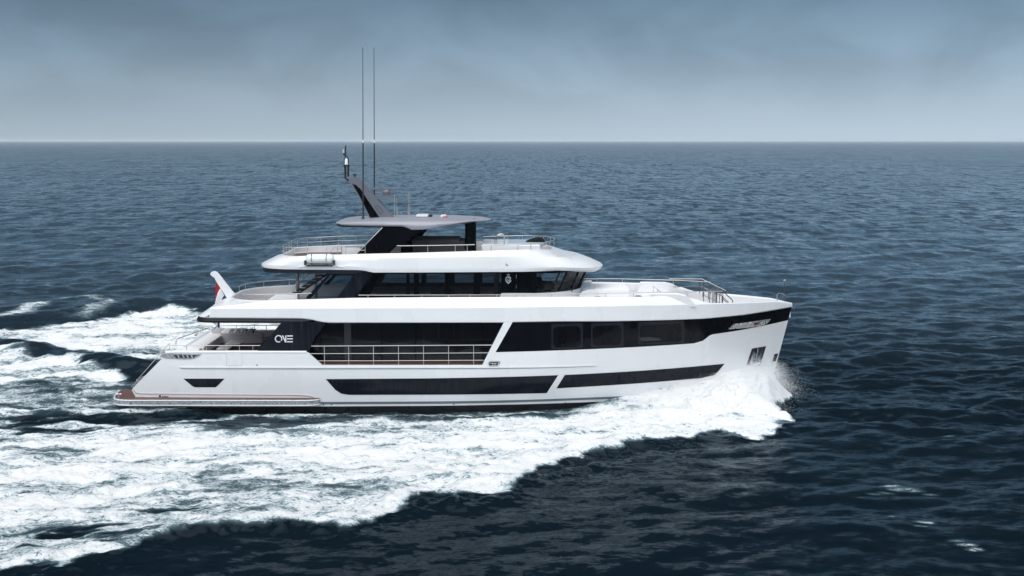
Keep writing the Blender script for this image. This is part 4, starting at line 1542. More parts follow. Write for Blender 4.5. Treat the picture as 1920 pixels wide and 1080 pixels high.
MB().prism_xy(h_ + [(x, -y) for x, y in reversed(h_[1:-1])], SD - .06, SD).build('sun_deck', M['teak'], Y, smooth=0)
h_ = RN[0][0]
zc_ = zs_b(0) + .03
MB().prism_xy(h_ + [(x, -y) for x, y in reversed(h_[1:-1])], zc_, zc_ + .05).build('upper_deck_ceiling', M['ceil_in'], Y, smooth=0)
xl = at(697, 509, -SB)[0]
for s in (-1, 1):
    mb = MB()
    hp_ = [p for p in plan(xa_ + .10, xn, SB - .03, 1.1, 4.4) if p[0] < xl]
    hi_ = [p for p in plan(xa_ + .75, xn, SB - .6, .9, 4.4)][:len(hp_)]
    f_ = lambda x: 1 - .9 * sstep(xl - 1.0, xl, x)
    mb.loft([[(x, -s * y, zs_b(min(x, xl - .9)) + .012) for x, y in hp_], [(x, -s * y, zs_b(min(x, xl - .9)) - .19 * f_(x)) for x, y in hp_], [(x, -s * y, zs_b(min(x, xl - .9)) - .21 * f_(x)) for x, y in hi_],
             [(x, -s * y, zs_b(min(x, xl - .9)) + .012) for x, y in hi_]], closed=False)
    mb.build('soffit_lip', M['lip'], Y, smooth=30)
mk = MB()
mark_quads(mk, [[(948.6, 494), (949.6, 494), (949.6, 497), (952.8, 496.4), (952.8, 497.8), (948.6, 497.8)]], .012, const_b(SB - .01), .02)
mk.build('deck_light', M['graphite'], Y)

# ---- life raft canister lying in its cradle on the side of the sun deck
lc = at(599.5, 489, -3.45)
p0, p1 = at(573, 480.5, -3.62), at(626, 495, -3.62)
raft = empty('life_raft', (lc[0], -3.55, p1[2]))
tag(raft, 'white life raft canister lying in a steel cradle on the sun deck edge', 'life raft')
ox = (lc[0], -3.55, p1[2])
mb = MB()
zc = (p0[2] + p1[2]) / 2 + .05
rg = []
for x, r_ in ((p0[0], .02), (p0[0] + .02, .2), (p0[0] + .1, .27), (p0[0] + .25, .295), (p1[0] - .25, .295), (p1[0] - .1, .27), (p1[0] - .02, .2), (p1[0], .02)):
    rg.append([(x, -3.50 + r_ * 1.05 * cos(a), zc + r_ * .85 * sin(a)) for a in np.linspace(0, 2 * pi, 25)[:-1]])
mb.loft(rg, cap=True).build('canister', M['white'], raft, smooth=45, origin=ox)
mb = MB()
for x in (p0[0] + .3, p1[0] - .35):
    mb.tube([(x, -3.50 + .325 * cos(a), zc + .265 * sin(a)) for a in np.linspace(-.4, pi + .3, 14)], .018, 6)
    mb.tube([(x, -3.2, zc - .18), (x, -3.55, zc - .27), (x, -3.84, zc - .2)], .02, 6)
mb.tube([(p0[0] + .22, -3.83, zc - .19), (p1[0] - .28, -3.83, zc - .19)], .022, 6)
mb.build('cradle', M['darksteel'], raft, smooth=60, origin=ox)
for x in (p0[0] - .02, p1[0] + .02):
    MB().box((x - .035, -3.78, zc - .28), (x + .035, -3.45, zc - .06)).build('end_bracket', M['graphite'], raft, origin=ox)
MB().box((p0[0] + .05, -3.70, zc - .36), (p1[0] - .05, -3.45, zc - .30)).build('tray', M['graphite'], raft, origin=ox)
mb = MB()
sp = at(572, 499.5, -3.6), at(632, 499.5, -3.6)
mb.tube([(sp[0][0] - .35, -3.545, sp[0][2] - .05), (sp[0][0], -3.58, sp[0][2] + .02), (sp[1][0], -3.58, sp[1][2] + .02), (sp[1][0] + .35, -3.545, sp[1][2] - .05)], .035, 8)
mb.build('raft_step', M['white'], Y, smooth=60)

# ---- hardtop on its raked legs
HB = 2.75
hz_b = zq([(630, 421.5), (640, 423.2), (755, 425.2), (764, 428), (771, 431.3), (782, 431.6), (800, 429.8), (873, 420.5), (921, 411.5)], -HB)
hz_e = zq([(630, 418), (650, 416.5), (735, 417), (800, 418), (860, 416.5), (921, 410.8)], -HB)
ht_aft = at(631, 419.5, -1.5)[0]
ht_fwd = at(920.5, 411, 0)[0]
htz = at(735, 406, 0)[2]
hz_top = zq([(630, 416), (650, 411.6), (700, 407), (735, 405.6), (800, 405.2), (850, 405.4), (885, 406.8), (905, 408.6), (921, 411)], 0)
hz_tipf = at(920.5, 411, 0)[2]
tipz = lambda f, d=0: (lambda x: f(x) + (hz_tipf + d - f(x)) * sstep(ht_fwd - 2.0, ht_fwd, x))
HR = [(plan(ht_aft + .5, ht_fwd - .9, HB - .9, .5, 2.4, 2.6), lambda x: hz_b(x) + .10),
      (plan(ht_aft + .06, ht_fwd - .35, HB - .06, .9, 3.0, 2.6), tipz(hz_b, -.06)),
      (plan(ht_aft + .0, ht_fwd - .06, HB, .95, 3.2, 2.6), tipz(lambda x: hz_b(x) * .72 + hz_e(x) * .28 + .02, -.02)),
      (plan(ht_aft + .02, ht_fwd, HB - .01, .95, 3.2, 2.6), tipz(lambda x: hz_b(x) * .3 + hz_e(x) * .7, 0)),
      (plan(ht_aft + .12, ht_fwd - .08, HB - .08, .95, 3.2, 2.6), tipz(lambda x: hz_e(x), .03)),
      (plan(ht_aft + .40, ht_fwd - .35, HB - .28, .95, 3.2, 2.6), tipz(lambda x: hz_e(x) * .6 + hz_top(x) * .4, .07)),
      (plan(ht_aft + .9, ht_fwd - .9, HB - .75, .95, 3.0, 2.6), lambda x: hz_e(x) * .22 + hz_top(x) * .78),
      (plan(ht_aft + 1.5, ht_fwd - 1.7, HB - 1.5, .7, 2.4, 2.6), lambda x: hz_top(x) - .01)]
rings = [full_ring(h_, zf_) for h_, zf_ in HR]
ht = MB().loft(rings, cap=True).build('hardtop', M['grey'], Y, smooth=40)
# dark lip under its aft half
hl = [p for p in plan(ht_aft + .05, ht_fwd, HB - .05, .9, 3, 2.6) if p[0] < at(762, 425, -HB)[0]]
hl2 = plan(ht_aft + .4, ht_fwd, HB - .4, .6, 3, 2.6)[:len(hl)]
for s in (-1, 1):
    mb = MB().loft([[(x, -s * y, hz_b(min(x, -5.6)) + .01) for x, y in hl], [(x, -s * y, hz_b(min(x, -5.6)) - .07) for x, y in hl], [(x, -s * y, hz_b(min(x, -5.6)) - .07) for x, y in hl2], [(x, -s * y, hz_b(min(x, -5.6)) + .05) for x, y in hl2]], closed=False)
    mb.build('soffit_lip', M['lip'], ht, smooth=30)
for s in (-1, 1):
    pp = plane_poly([(667, 477.5), (692, 451), (716, 426), (757, 424), (771, 431.5), (788, 431), (776, 442), (757, 455), (742, 462), (733, 470), (727, 477)], -HB + .05)
    if s > 0:
        pp = plane_poly([(676, 477.5), (701, 451), (725, 426), (757, 424), (771, 431.5), (799, 430), (786, 446), (766, 470), (758, 477)], -HB + .05)
    MB().prism_xz(pp, s * (HB - .05), s * (HB - .28)).build('hardtop_leg', M['black'], Y, bevel=.02)
mb_tr = MB()
a, b = at(668.6, 476, -HB - .01), at(716.8, 426.5, -HB - .01)
mb_tr.tube([a, b], .022, 5)
mb_tr.build('edge_trim', M['steel'], Y)
for yy in (-.9, .9):
    for dx_ in (-.12, .26):
        a = at(879, 440, -.9)[0] + dx_
        MB().tube([(a, yy, SD), (a, yy, hz_b(a) + .12)], .075, 10).build('support_post', M['black'], Y, smooth=60)
for yy in (-.9, .9):
    a = at(879, 440, -.9)[0]
    MB().box((a - .06, yy - .012, SD + .1), (a + .20, yy + .012, hz_b(a) + .05)).build('wind_screen', M['glass_dark'], Y)

# ---- mast
mpx = [(654.5, 341), (656, 335.5), (660, 333.2), (668, 333.2), (674.5, 336), (681, 344), (700, 367), (738, 408.5), (694, 408.5), (672, 365), (659.5, 344.5)]
mast = MB().prism_xz(plane_poly(mpx, -.22), -.26, .26).build('mast', M['mastgrey'], Y, bevel=.03)
mi = [(660.6, 345), (667, 346.5), (676, 354.5), (686, 370), (712, 408.3), (694.6, 408.3), (673, 365.5)]
MB().prism_xz(plane_poly(mi, -.262), -.272, .272).build('inlay', M['black'], mast)
MB().prism_xz(plane_poly([(703.6, 387.6), (709.2, 385.2), (718.6, 398), (713, 401.4)], -.262), -.268, -.2).build('hatch', M['mastgrey'], mast)
MB().tube([at(703.6, 387.6, -.27), at(709.2, 385.2, -.27), at(718.6, 398, -.27), at(713, 401.4, -.27), at(703.6, 387.6, -.27)], .011, 5).build('hatch_seam', M['graphite'], mast)
mb = MB().prism_xz(plane_poly([(701, 368.5), (706, 366.8), (734, 366.2), (741, 369.5), (738, 371.2), (728, 370.2), (716, 371), (710, 373), (706.5, 377)], 0), -.22, .22)
ra = mb.build('radar_bracket', M['mastgrey'], mast, bevel=.02)
c = at(724.5, 366, 0)
mb = MB().lathe((c[0], 0, c[2]), [(.16, 0), (.2, .03), (.17, .06), (.21, .14), (.22, .2), (.16, .27), (.06, .29), (.05, .36)], 16)
mb.build('radar_pedestal', M['mastgrey'], mast, smooth=50)
a, b = at(698.5, 354, 0), at(750.5, 353.4, 0)
MB().box((a[0], -.07, a[2] - .05), (b[0], .07, a[2] + .05)).build('radar_scanner', M['mastgrey'], mast, bevel=.02)
mb = MB()
a = [at(p, q, -.0) for p, q in ((660, 338.5), (651, 337.2), (647.6, 333), (647.4, 311))]
mb.tube(a, .055, 8)
mb.tube([at(653, 331, 0), at(653, 311, 0)], .05, 8)
a = at(649.8, 310.5, 0)
mb.lathe((a[0], 0, a[2] - .03), [(.17, 0), (.17, .06)], 14)
mb.tube([at(646, 309, 0), at(645.8, 297, 0), at(648, 293.5, 0), at(651, 293.5, 0), at(653, 297, 0), at(653, 309, 0)], .03, 6)
mb.tube([at(648, 294, 0), at(648, 274, 0)], .035, 6)
mb.tube([at(644, 288, 0), at(648, 291, 0)], .06, 6)
mb.tube([at(647, 275, 0), at(649.2, 272.6, 0)], .02, 6)
mb.build('mast_bracket', M['blackmatt'], mast, smooth=60)
a = at(649.5, 308.5, 0)
MB().lathe((a[0], 0, a[2]), [(.09, 0), (.09, .05), (.085, .06), (.08, .24), (.05, .3), (.01, .31)], 14).build('navigation_light', M['offwhite'], mast, smooth=50)
a = at(644, 287, 0)
MB().lathe((a[0], 0, a[2]), [(.05, 0), (.055, .1), (.03, .2)], 10).build('wind_sensor', M['greyfab2'], mast, smooth=50)
mb = MB()
mb.tube([at(656.2, 331, .1), at(655.8, 320, .1)], .035, 8, r2=.02)
mb.build('horn', M['greyfab2'], mast, smooth=50)
a = at(665, 333, 0)
MB().lathe((a[0], 0, a[2]), [(.03, 0), (.03, .09), (.11, .14), (.1, .19), (.02, .16)], 12).build('camera_dome', M['graphite'], mast, smooth=50)
# whip aerials and the short ones on the hardtop
for px, base, Yp in ((681, 409.5, -.9), (702, 408.8, .5)):
    p0_, pj, p1_ = at(px - .2, base, Yp), at(px - .3, 268, Yp), at(px - .8, 89, Yp)
    w = MB().lathe(p0_, [(.1, -.05), (.07, .05), (.035, .16), (.03, .5)], 10)
    w.tube([p0_, pj], .034, 8)
    wo_ = w.build('whip_aerial', M['graphite'], Y, smooth=50)
    MB().tube([pj, at(px - .35, 262, Yp)], .036, 8).build('ferrule', M['offwhite'], wo_, smooth=50)
    MB().tube([at(px - .35, 262, Yp), p1_], .026, 6, r2=.017).build('upper_rod', M['darksteel'], wo_, smooth=60)
for px, y0, y1, Yp in ((739.5, 407.5, 365, -.4), (743, 407, 370, .4), (745.5, 407, 388, -.3), (765.5, 406.5, 360, -.3), (768.2, 406.5, 360, .1)):
    MB().tube([at(px, y0 + 1, Yp), at(px, y1, Yp)], .02, 6, r2=.014).build('rod_aerial', M['railsteel'], Y, smooth=60)
# hatches on the hardtop
a, b = at(781, 404.5, -.6), at(803, 404.5, -.6)
MB().box((a[0], -.9, a[2] - .05), (b[0], .1, a[2] + .07)).build('roof_hatch', M['white'], ht, bevel=.04)
MB().box((b[0], -.4, a[2] - .08), (b[0] + .18, .1, a[2] + .03)).build('hatch_motor', M['blackmatt'], ht, bevel=.02)
a, b = at(826, 404, -.5), at(836, 404, -.5)
MB().box((a[0], -.7, a[2] - .08), (b[0], .3, a[2] + .02)).build('satellite_dome', M['white'], ht, bevel=.03)
a, b = at(830, 407, -1.0), at(839, 407, -1.0)
MB().box((a[0], -1.05, a[2] - .04), (b[0], -.85, a[2] + .03)).build('locator_beacon', M['orange'], ht, bevel=.01)

# ---- furniture on the sun deck
a, b = at(773, 449, -1.4), at(860, 449, -1.4)
so_ = MB().box((a[0], -1.4, SD), (b[0], 1.2, a[2])).build('covered_lounge', M['greyfab'], None, bevel=.06, origin=(a[0], -.1, SD))
tag(so_, 'big dark grey covered lounge block under the grey hardtop', 'sofa')
a, b = at(752, 453, -1.0), at(771, 453, -1.0)
so_ = MB().box((a[0], -1.2, SD), (b[0], 1.0, a[2])).build('covered_bar', M['darkfab'], None, bevel=.05, origin=(a[0], -.1, SD))
tag(so_, 'low dark cabinet between the raked hardtop leg and the covered lounge', 'cabinet')
a, b = at(862, 452, -.8), at(872, 452, -.8)
so_ = MB().prism_xz([(a[0], SD), (a[0], a[2]), (a[0] + .16, a[2]), (a[0] + .25, SD + .45), (b[0] + .1, SD + .42), (b[0] + .1, SD)], -1.3, 1.0).build('deck_armchair', M['greyfab'], None, bevel=.04, origin=(a[0], 0, SD))
tag(so_, 'grey cushioned seat between the covered lounge and the black posts', 'seat')
# spa pool surround forward, its glass cover and the black bundle on it
a, b = at(903, 458.5, -1.7), at(1028, 459.5, -1.7)
spa = MB().box((a[0], -1.9, SD), (b[0] - .4, 1.9, a[2])).build('spa_surround', M['white'], Y, bevel=.08)
a, b = at(949, 456, -1.2), at(1026, 456, -1.2)
MB().prism_xy([(a[0] + .1, -1.5), (b[0] - .8, -1.5), (b[0] - .2, -1.0), (b[0], 0), (b[0] - .2, 1.0), (b[0] - .8, 1.5), (a[0] + .1, 1.5)], a[2] - .16, a[2]).build('spa_cover', M['pool'], spa, bevel=.05)
bu = at(1003, 455.5, -.2)
mb = MB()
rg = []
for f, w_, h_ in ((-.52, .1, .08), (-.4, .3, .17), (-.2, .34, .24), (0, .36, .30), (.2, .36, .34), (.36, .32, .30), (.48, .28, .22), (.54, .12, .1)):
    rg.append([(bu[0] + f, bu[1] + w_ * cos(t_), bu[2] - .03 + h_ * (.5 + .5 * sin(t_))) for t_ in np.linspace(0, 2 * pi, 15)[:-1]])
mb.loft(rg, cap=True)
bo = mb.build('folded_bundle', M['darkfab'], None, smooth=60, origin=bu)
tag(bo, 'black folded bundle lying on the pale spa cover', 'bundle')

# ---- cockpit on the main deck
ZK = 2.70
ckx = np.linspace(xb + .75, xA - .1, 20)
MB().prism_xy([(x, -hb(x, ZK) + .13) for x in ckx] + [(x, hb(x, ZK) - .13) for x in reversed(ckx)], ZD + .005, ZK).build('cockpit_sole', M['teak'], Y, smooth=0)
# stern settee: a long bench across the deck with a back along the stern
zs_seat, zs_back = ZK + .42, at(330, 657, -3.0)[2] + .02
xq = at(333, 656, -3.2)[0]
mb = MB().box((xq + .0, -2.6, ZK), (xq + .28, 3.25, zs_back + .06))
sofa = empty('stern_settee', (xq + .5, 0, ZK))
tag(sofa, 'long white settee running across the stern of the cockpit', 'sofa')
mb.build('backrest', M['white'], sofa, bevel=.08, origin=(xq + .5, 0, ZK))
MB().box((xq + .25, -2.5, ZK), (xq + 1.15, 3.2, zs_seat)).build('seat', M['offwhite'], sofa, bevel=.06, origin=(xq + .5, 0, ZK))
MB().box((xq + 1.0, 2.2, ZK), (xq + 2.2, 3.3, zs_seat + .16)).build('chaise', M['offwhite'], sofa, bevel=.06, origin=(xq + .5, 0, ZK))
a, b = at(348, 653.5, -2.9), at(375, 653.5, -2.9)
o = MB().box((a[0], -3.1, ZK), (b[0], -2.2, a[2])).build('ottoman', M['offwhite'], None, bevel=.09, origin=(a[0], -2.6, ZK))
tag(o, 'white rounded ottoman behind the aft bulwark corner', 'ottoman')


def low_table(name, px0, px1, py, Yp, dep, label, cat, legdark=True):
    a, b = at(px0, py, Yp), at(px1, py, Yp)
    zt_ = a[2]
    c = ((a[0] + b[0]) / 2, Yp, ZK)
    r_ = empty(name, c)
    tag(r_, label, cat)
    MB().box((a[0], Yp - dep, zt_ - .05), (b[0], Yp + dep, zt_)).build('table_top', M['offwhite'], r_, bevel=.02, origin=c)
    MB().box((c[0] - .30, Yp - dep * .5, ZK), (c[0] + .30, Yp + dep * .5, zt_ - .05)).build('base', M['wood'], r_, bevel=.02, origin=c)


low_table('coffee_table', 409, 432, 651.5, -1.2, .45, 'low coffee table with white top and dark wood base, nearest the settee', 'table')
low_table('cocktail_table', 426, 453, 641.5, -.3, .55, 'white topped table on a dark wood base, nearer the navy wing panel', 'table')
# curved grey bar counter and the dining table behind it
c = at(455, 640, 2.0)
mb = MB()
rg = []
for t_ in np.linspace(-.62, .62, 16):
    cx = c[0] + 1.9 * sin(t_) * 1.02
    cy = 2.1 - .55 * cos(t_)
    rg.append([(cx, cy, ZK), (cx, cy, ZK + .50), (cx + .02, cy + .22, ZK + .50), (cx + .02, cy + .22, ZK)])
o = mb.loft(rg, cap=True).build('curved_sofa', M['greyfab2'], None, smooth=40, origin=(c[0], 2.0, ZK))
tag(o, 'curved grey sofa back facing the dining table in the cockpit', 'sofa')
a, b = at(420, 618.5, 2.7), at(478, 618.5, 2.7)
zt_ = a[2]
dt = empty('dining_table', ((a[0] + b[0]) / 2, 2.7, ZK))
tag(dt, 'dining table with thin dark top by the far bulwark of the cockpit', 'table')
od = ((a[0] + b[0]) / 2, 2.7, ZK)
MB().box((a[0], 2.5, zt_ - .035), (b[0], 3.1, zt_)).build('table_top', M['blackmatt'], dt, bevel=.01, origin=od)
for dx_ in (.1, b[0] - a[0] - .1):
    MB().tube([(a[0] + dx_, 2.7, ZK), (a[0] + dx_, 2.7, zt_ - .03)], .05, 8).build('leg', M['blackmatt'], dt, origin=od)


def folding_chair(px, label):
    a = at(px, 622, 2.35)
    c = (a[0], 2.35, ZK)
    r_ = empty('folding_chair', c)
    tag(r_, label, 'chair', 'folding chairs at the dining table')
    x, y, z = c
    for s in (-1, 1):
        MB().tube([(x - .24, y + s * .22, z), (x + .20, y + s * .22, z + .66)], .018, 6).build('frame', M['blackmatt'], r_, origin=c)
        MB().tube([(x + .24, y + s * .22, z), (x - .22, y + s * .22, z + .38)], .018, 6).build('leg', M['blackmatt'], r_, origin=c)
    MB().box((x - .24, y - .22, z + .32), (x + .22, y + .22, z + .35)).build('seat', M['offwhite'], r_, origin=c)
    MB().box((x + .06, y - .22, z + .42), (x + .22, y + .22, z + .66)).build('backrest', M['offwhite'], r_, origin=c)


for px, lb in ((429, 'folding director chair with white back at the aft end of the dining table'), (441, 'folding director chair with white back, second along from the settee'),
               (453, 'folding director chair with white back, third along from the settee'), (465, 'folding director chair with white back nearest the navy wing panel')):
    folding_chair(px, lb)
a, b = at(400, 618, 2.6), at(418, 618, 2.6)
o = MB().box((a[0], 2.2, ZK), (b[0], 3.2, a[2])).build('side_cabinet', M['greyfab2'], None, bevel=.03, origin=(a[0], 2.6, ZK))
tag(o, 'small pale grey cabinet beside the dark edged dining table', 'cabinet')
# white pole carrying the overhang at the stern, and two crew seats
a = at(406, 604, -.1)

# ---- upper aft deck: rounded white lounge
a, b = at(494, 560, -2.6), at(560, 560, -2.6)
mb = MB()
rg = []
for f in np.linspace(0, 1, 12):
    x = a[0] + (b[0] - a[0]) * f
    hgt = .42 + .40 * sstep(0, .45, f)
    rg.append([(x, -3.05, UD), (x, -3.0, UD + hgt), (x, -2.3, UD + hgt), (x, -2.2, UD)])
o = mb.loft(rg, cap=True).build('deck_lounge', M['offwhite'], None, smooth=35, bevel=.03, origin=(a[0], -2.6, UD))
tag(o, 'white rounded lounge behind the rail of the upper aft deck', 'sofa')

# ---- ensign staff and flag
sp_ = [(395.6, 514), (397.5, 510.6), (401.5, 509.6), (405.6, 511), (409, 514.5), (426, 536), (441.5, 555.5), (428, 560), (406.6, 527), (403, 519.5), (398.6, 517)]
MB().prism_xz(plane_poly(sp_, -.02), -.07, .11).build('ensign_staff', M['white'], Y, bevel=.03)
nu, nv = 22, 34
vs, cols, fs = [], [], []
for i in range(nu + 1):
    s_ = i / nu
    for j in range(nv + 1):
        t_ = j / nv
        hx, hy = 405.0 + 19 * s_, 524 + 37 * s_
        tx, ty = (403.5 + 4 * s_ if s_ < .45 else 398.6 + 13.5 * (s_ - .45) / .55), 596 + 20 * s_
        k = t_ ** .55
        px = hx + (tx - hx) * k - 2.2 * sin(pi * t_) * s_
        py = hy + (ty - hy) * t_
        dep = .13 * sin(s_ * 9.0 + 2.2 * t_) * (.3 + t_) + (.22 * sstep(.28, .5, t_) if s_ < .45 else 0)
        p = at(px, py, dep * .9 + .05 + .3 * t_)
        vs.append(p)
fs = [(i * (nv + 1) + j, (i + 1) * (nv + 1) + j, (i + 1) * (nv + 1) + j + 1, i * (nv + 1) + j + 1) for i in range(nu) for j in range(nv)]
mbf = MB().add(vs, fs)
fo = at(415, 542, 0)
fl = mbf.build('flag', M['red'], None, smooth=80, origin=fo, weld=0, recalc=False)
fl.data.materials.append(M['flagwhite'])
fl.data.materials.append(M['flagblue'])
for k, p in enumerate(fl.data.polygons):
    s_ = (k // nv + .5) / nu
    p.material_index = 0 if s_ < .45 else (1 if s_ < .80 else 2)
tag(fl, 'limp red, white and blue striped flag hanging from the white ensign staff', 'flag')

# ---- railings
# cockpit, near side
rt = lambda pix, Yf: [at(p, q, Yf) for p, q in pix]


def side_rail(pix, inset, posts, base_pix, extra=(), name='railing', mat=None, sides=(-1, 1), r=.021):
    """rail standing along the ship's side; posts and their feet measured in the picture"""
    P = [at_side(a, b, inset) for a, b in pix]
    xs_ = [p[0] for p in P]
    zs_ = [p[2] for p in P]
    ys_ = [p[1] for p in P]
    PO = []
    for q, fz in zip(posts, base_pix):
        a = at_side(q, np.interp(q, [k[0] for k in pix], [k[1] for k in pix]), inset)
        f = at_side(q, fz, inset)
        PO.append((a, f[2]))
    EX = [[at_side(a, b, inset) for a, b in e] for e in extra]
    for s in sides:
        m = (lambda p: (p[0], p[1] * -s, p[2])) if s > 0 else (lambda p: p)
        m = (lambda p, s=s: (p[0], -p[1] if s > 0 else p[1], p[2]))
        rail(Y, [m(p) for p in P], [m(a) for a, _ in PO], [z for _, z in PO], r=r, extra=[[m(p) for p in e] for e in EX], name=name, mat=mat)


side_rail([(317, 647.5), (400, 648), (488, 648)], .12, (318, 350, 387, 424.5, 449, 474), (661,) * 6)
side_rail([(578, 649), (700, 648.4), (927, 647)], .07, (608, 653.5, 700, 747, 794, 841, 888), (686,) * 7, extra=[[(571, 663.2), (700, 662.8), (917, 661.6)], [(588, 676.6), (700, 676.4), (907, 675.4)]])
side_rail([(930, 647), (978, 646.8)], .03, (946.5, 968), (661, 660.5), sides=(-1,))
# stern rail on the far side of the cockpit, stepped down to the stairs
far = [at(330, 648, 1.2), at(330, 639.5, 1.2), at(333, 635, 1.3), at(392, 614.5, 3.2), at(393, 624, 3.2), at(404, 613.5, 3.35), at(412, 607, 3.4)]
rail(Y, far, [at(345, 631.2, 1.7), at(361, 625.5, 2.2), at(376, 620, 2.7)], [zs_back + .1] * 3, mat=M['darksteel'])
# upper deck aft: near side, round the stern to the far side
zr = lambda x: zt_f(x)
rp = []
for (x, y), (nx, ny) in zip(tpath, tn):
    if x < at(588, 553, -3.6)[0]:
        rp.append((x + nx * .08, y + ny * .08, zt_f(x) + .29))
rp_far = [(x, -y, z) for x, y, z in rp]
loop = list(reversed([p for p in rp if p[1] < -1.0])) + []
near_part = [p for p in rp if p[1] < -2.4]
near_part = sorted(near_part, key=lambda p: p[0])
po = [near_part[i] for i in range(2, len(near_part), 7)]
rail(Y, near_part, po, [p[2] - .33 for p in po])
full_far = [(x, -y, z) for x, y, z in rp if y < -.5]
po = [full_far[i] for i in range(1, len(full_far), 6)]
rail(Y, full_far, po, [p[2] - .33 for p in po])
# walkway rail beside the upper saloon and the foredeck, with the stepped end at the bow
wk = [(672, 553.4), (800, 553.2), (940, 553), (1060, 551), (1180, 549.2), (1300, 547), (1355, 546)]
pp_ = [(690, 558), (740, 557.6), (791, 557.6), (841, 557.2), (881, 557), (931, 557), (968, 557), (983, 557), (1034, 557), (1085, 556.5), (1136, 556.3), (1188, 556.2), (1288, 558), (1337, 569)]
side_rail(wk, .27, [p[0] for p in pp_], [p[1] for p in pp_], r=.018)
mbx = MB()
for s in (-1, 1):
    A = [at_side(a, b, .30) for a, b in [(1355, 546), (1371, 560.5), (1373.5, 563), (1373.5, 569)]]
    B = [at_side(a, b, .30) for a, b in [(1355, 560), (1365, 569)]]
    m = lambda p: (p[0], p[1] * (-s), p[2])
    o = MB().tube([m(p) for p in A], .026, 6).build('stair_rail', M['darksteel'], Y, smooth=60)
    MB().tube([m(p) for p in B], .02, 6).build('lower_bar', M['darksteel'], o, smooth=60)
    for q in (1336.5, 1344, 1355.5):
        a, b = at_side(q, 546.2, .30), at_side(q, 569, .30)
        MB().tube([m(a), (m(a)[0], m(a)[1], b[2])], .024, 6).build('stanchion', M['darksteel'], o, smooth=60)
# inner stair rails amidships
for yy in (-.55, .62):
    P = [at(1262, 547 - 9, yy), at(1317, 546 - 9, yy), at(1352, 557 - 3, yy), at(1366, 567, yy)] if yy < 0 else [at(1255, 523, 1.9), at(1316, 523, 1.9), at(1361, 545, 1.9)]
    P2 = [(x, y, z - .42) for x, y, z in P]
    MB().tube(P2[1:], .016, 6).build('stair_rail', M['darksteel'] if yy < 0 else M['railsteel'], Y, smooth=60)
    o = MB().tube(P, .022, 6).build('stair_rail', M['darksteel'] if yy < 0 else M['railsteel'], Y, smooth=60)
    for k in np.linspace(0.05, .98, 5):
        x = P[1][0] + (P[-1][0] - P[1][0]) * k
        z = float(np.interp(x, [p[0] for p in P], [p[2] for p in P]))
        MB().tube([(x, P[1][1], z), (x, P[1][1], z - .95)], .02, 6).build('stanchion', M['darksteel'], o, smooth=60)
# sun deck rails: aft around the stern, near edge, forward round the spa
h_ = plan(xa_ + 1.0, xn - 2.55, SB - .38, 1.2, 3.0)
aft = [p for p in h_ if p[0] < at(690, 462, -3.2)[0]]
zr1 = at(600, 463, -3.2)[2]
near = [(x, y, zs_t(x) + .42) for x, y in aft if y < -1.5]
po = [near[i] for i in range(1, len(near), 4)]
rail(Y, near, po, [p[2] - .44 for p in po], r=.018, pr=.015, extra=[[(x, y, z - .24) for x, y, z in near]])
fa = [(x, -y, z + .05) for x, y, z in near]
po = [fa[i] for i in range(0, len(fa), 4)]
rail(Y, fa, po, [p[2] - .5 for p in po], r=.018, pr=.015, extra=[[(x, y, z - .24) for x, y, z in fa]])
ac = [(x, y * 1.0, zs_t(x) + .44) for x, y in aft if y > -1.6] 
ac = list(reversed([(x, -y, z) for x, y, z in ac[1:]])) + ac
po = ac[::4]
rail(Y, ac, po, [p[2] - .46 for p in po], r=.018, pr=.015, extra=[[(x, y, z - .24) for x, y, z in ac]])
mb = MB().tube([at(615, 477, -2.2), at(631, 460, -2.2), at(638, 459.5, -2.2)], .024, 6).tube([at(633, 461, -2.2), at(633, 477, -2.2)], .022, 6).tube([at(640, 459.6, -2.2), at(640, 477, -2.2)], .022, 6)
mb.build('stair_rail', M['railsteel'], Y, smooth=60)
MB().box((at(641, 463, -2.0)[0], -2.1, SD), (at(676, 463, -2.0)[0], -1.2, at(650, 464, -2.0)[2])).build('sun_deck_locker', M['white'], Y, bevel=.04)
P = [at(744, 461, -3.15), at(801, 460.4, -3.15), at(853, 459.6, -3.15), at(890, 458.8, -3.15)]
ps = [at(q, float(np.interp(q, (744, 890), (461, 458.8))), -3.15) for q in (802, 853.5, 876)]
rail(Y, P, ps, [zs_t(p[0]) - .02 for p in ps])
fw = [p for p in plan(xa_ + 1, xn - 2.5, SB - .42, 1.2, 2.2) if p[0] > at(893, 458, -3.15)[0]]
fwd = [(x, y, zs_t(min(x, 2.2)) + .25) for x, y in fw]
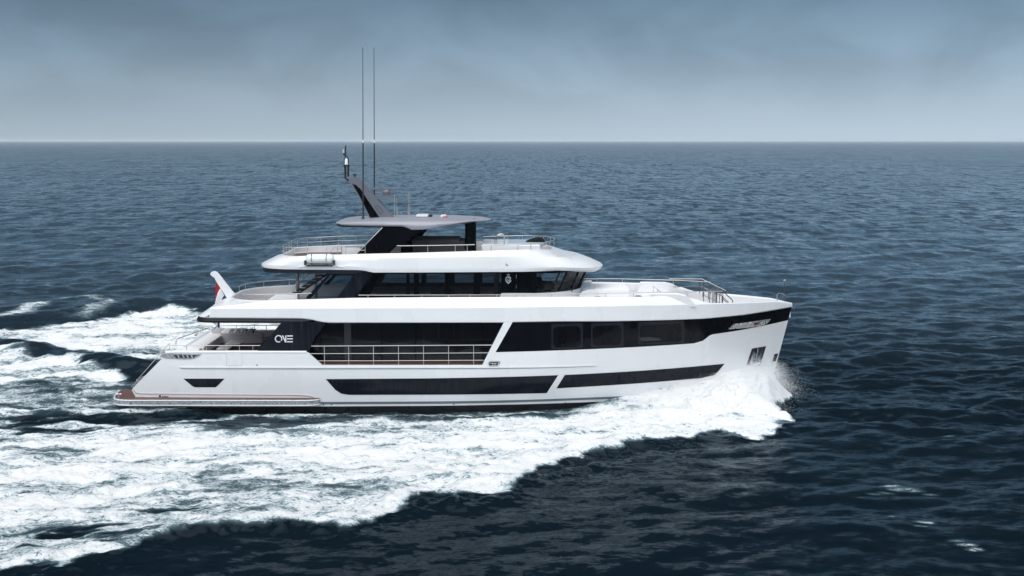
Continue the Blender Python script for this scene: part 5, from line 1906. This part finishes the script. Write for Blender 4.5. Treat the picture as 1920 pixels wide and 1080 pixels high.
fwd = fwd + [(x, -y, z) for x, y, z in reversed(fwd[:-1])]
po = [fwd[i] for i in range(2, len(fwd), 7)]
rail(Y, fwd, po, [p[2] - .28 for p in po])
# spa ladder rail
mb = MB().tube([at(928, 469, -1.6), at(928, 449, -1.6), at(932, 441.5, -1.6), at(937, 438.8, -1.6), at(942.5, 438.8, -1.6), at(945.5, 442, -1.6), at(945.5, 458, -1.6)], .03, 8)
mb.tube([at(931, 469, -1.3), at(931, 449, -1.3), at(935, 442, -1.3), at(939, 439.8, -1.3), at(943, 440, -1.3)], .03, 8)
mb.build('ladder_rail', M['railsteel'], Y, smooth=60)
# bow: jackstaff, low pulpit and cleats
a, b = at(1472, 566, 0), at(1471, 527, 0)
js = MB().tube([(a[0], 0, a[2] - .2), (b[0], 0, b[2])], .019, 8).build('jackstaff', M['darksteel'], Y, smooth=60)
MB().lathe((b[0], 0, b[2]), [(.03, 0), (.06, .02), (.06, .06), (.02, .08)], 10).build('bow_light', M['greyfab2'], js, smooth=50)
mb = MB().tube([at(1457, 565, -.5), at(1457, 553, -.5), at(1460, 549.6, -.4), at(1467, 550.5, -.2), at(1472, 554.5, 0)], .024, 6)
mb.tube([at(1457, 553, .5), at(1460, 549.6, .4), at(1467, 550.5, .2), at(1472, 554.5, 0)], .024, 6)
mb.build('pulpit', M['railsteel'], Y, smooth=60)


# ================================================================== sea air: far water fades into the mist
hz = MB().box((-14800, -640, -4.0), (14800, 22800, 21.5))
hm = bpy.data.materials.new('sea_haze')
hm.use_nodes = True
t = hm.node_tree
t.nodes.clear()
pv = N(t, 'ShaderNodeVolumePrincipled')
pv.inputs['Color'].default_value = (.86, .93, 1.0, 1)
pv.inputs['Density'].default_value = .00007
pv.inputs['Anisotropy'].default_value = -.18
o_ = N(t, 'ShaderNodeOutputMaterial')
t.links.new(pv.outputs[0], o_.inputs['Volume'])
hz = hz.build('haze', hm, None, smooth=0)
tag(hz, 'pale sea haze over the far water', 'haze', kind='stuff')
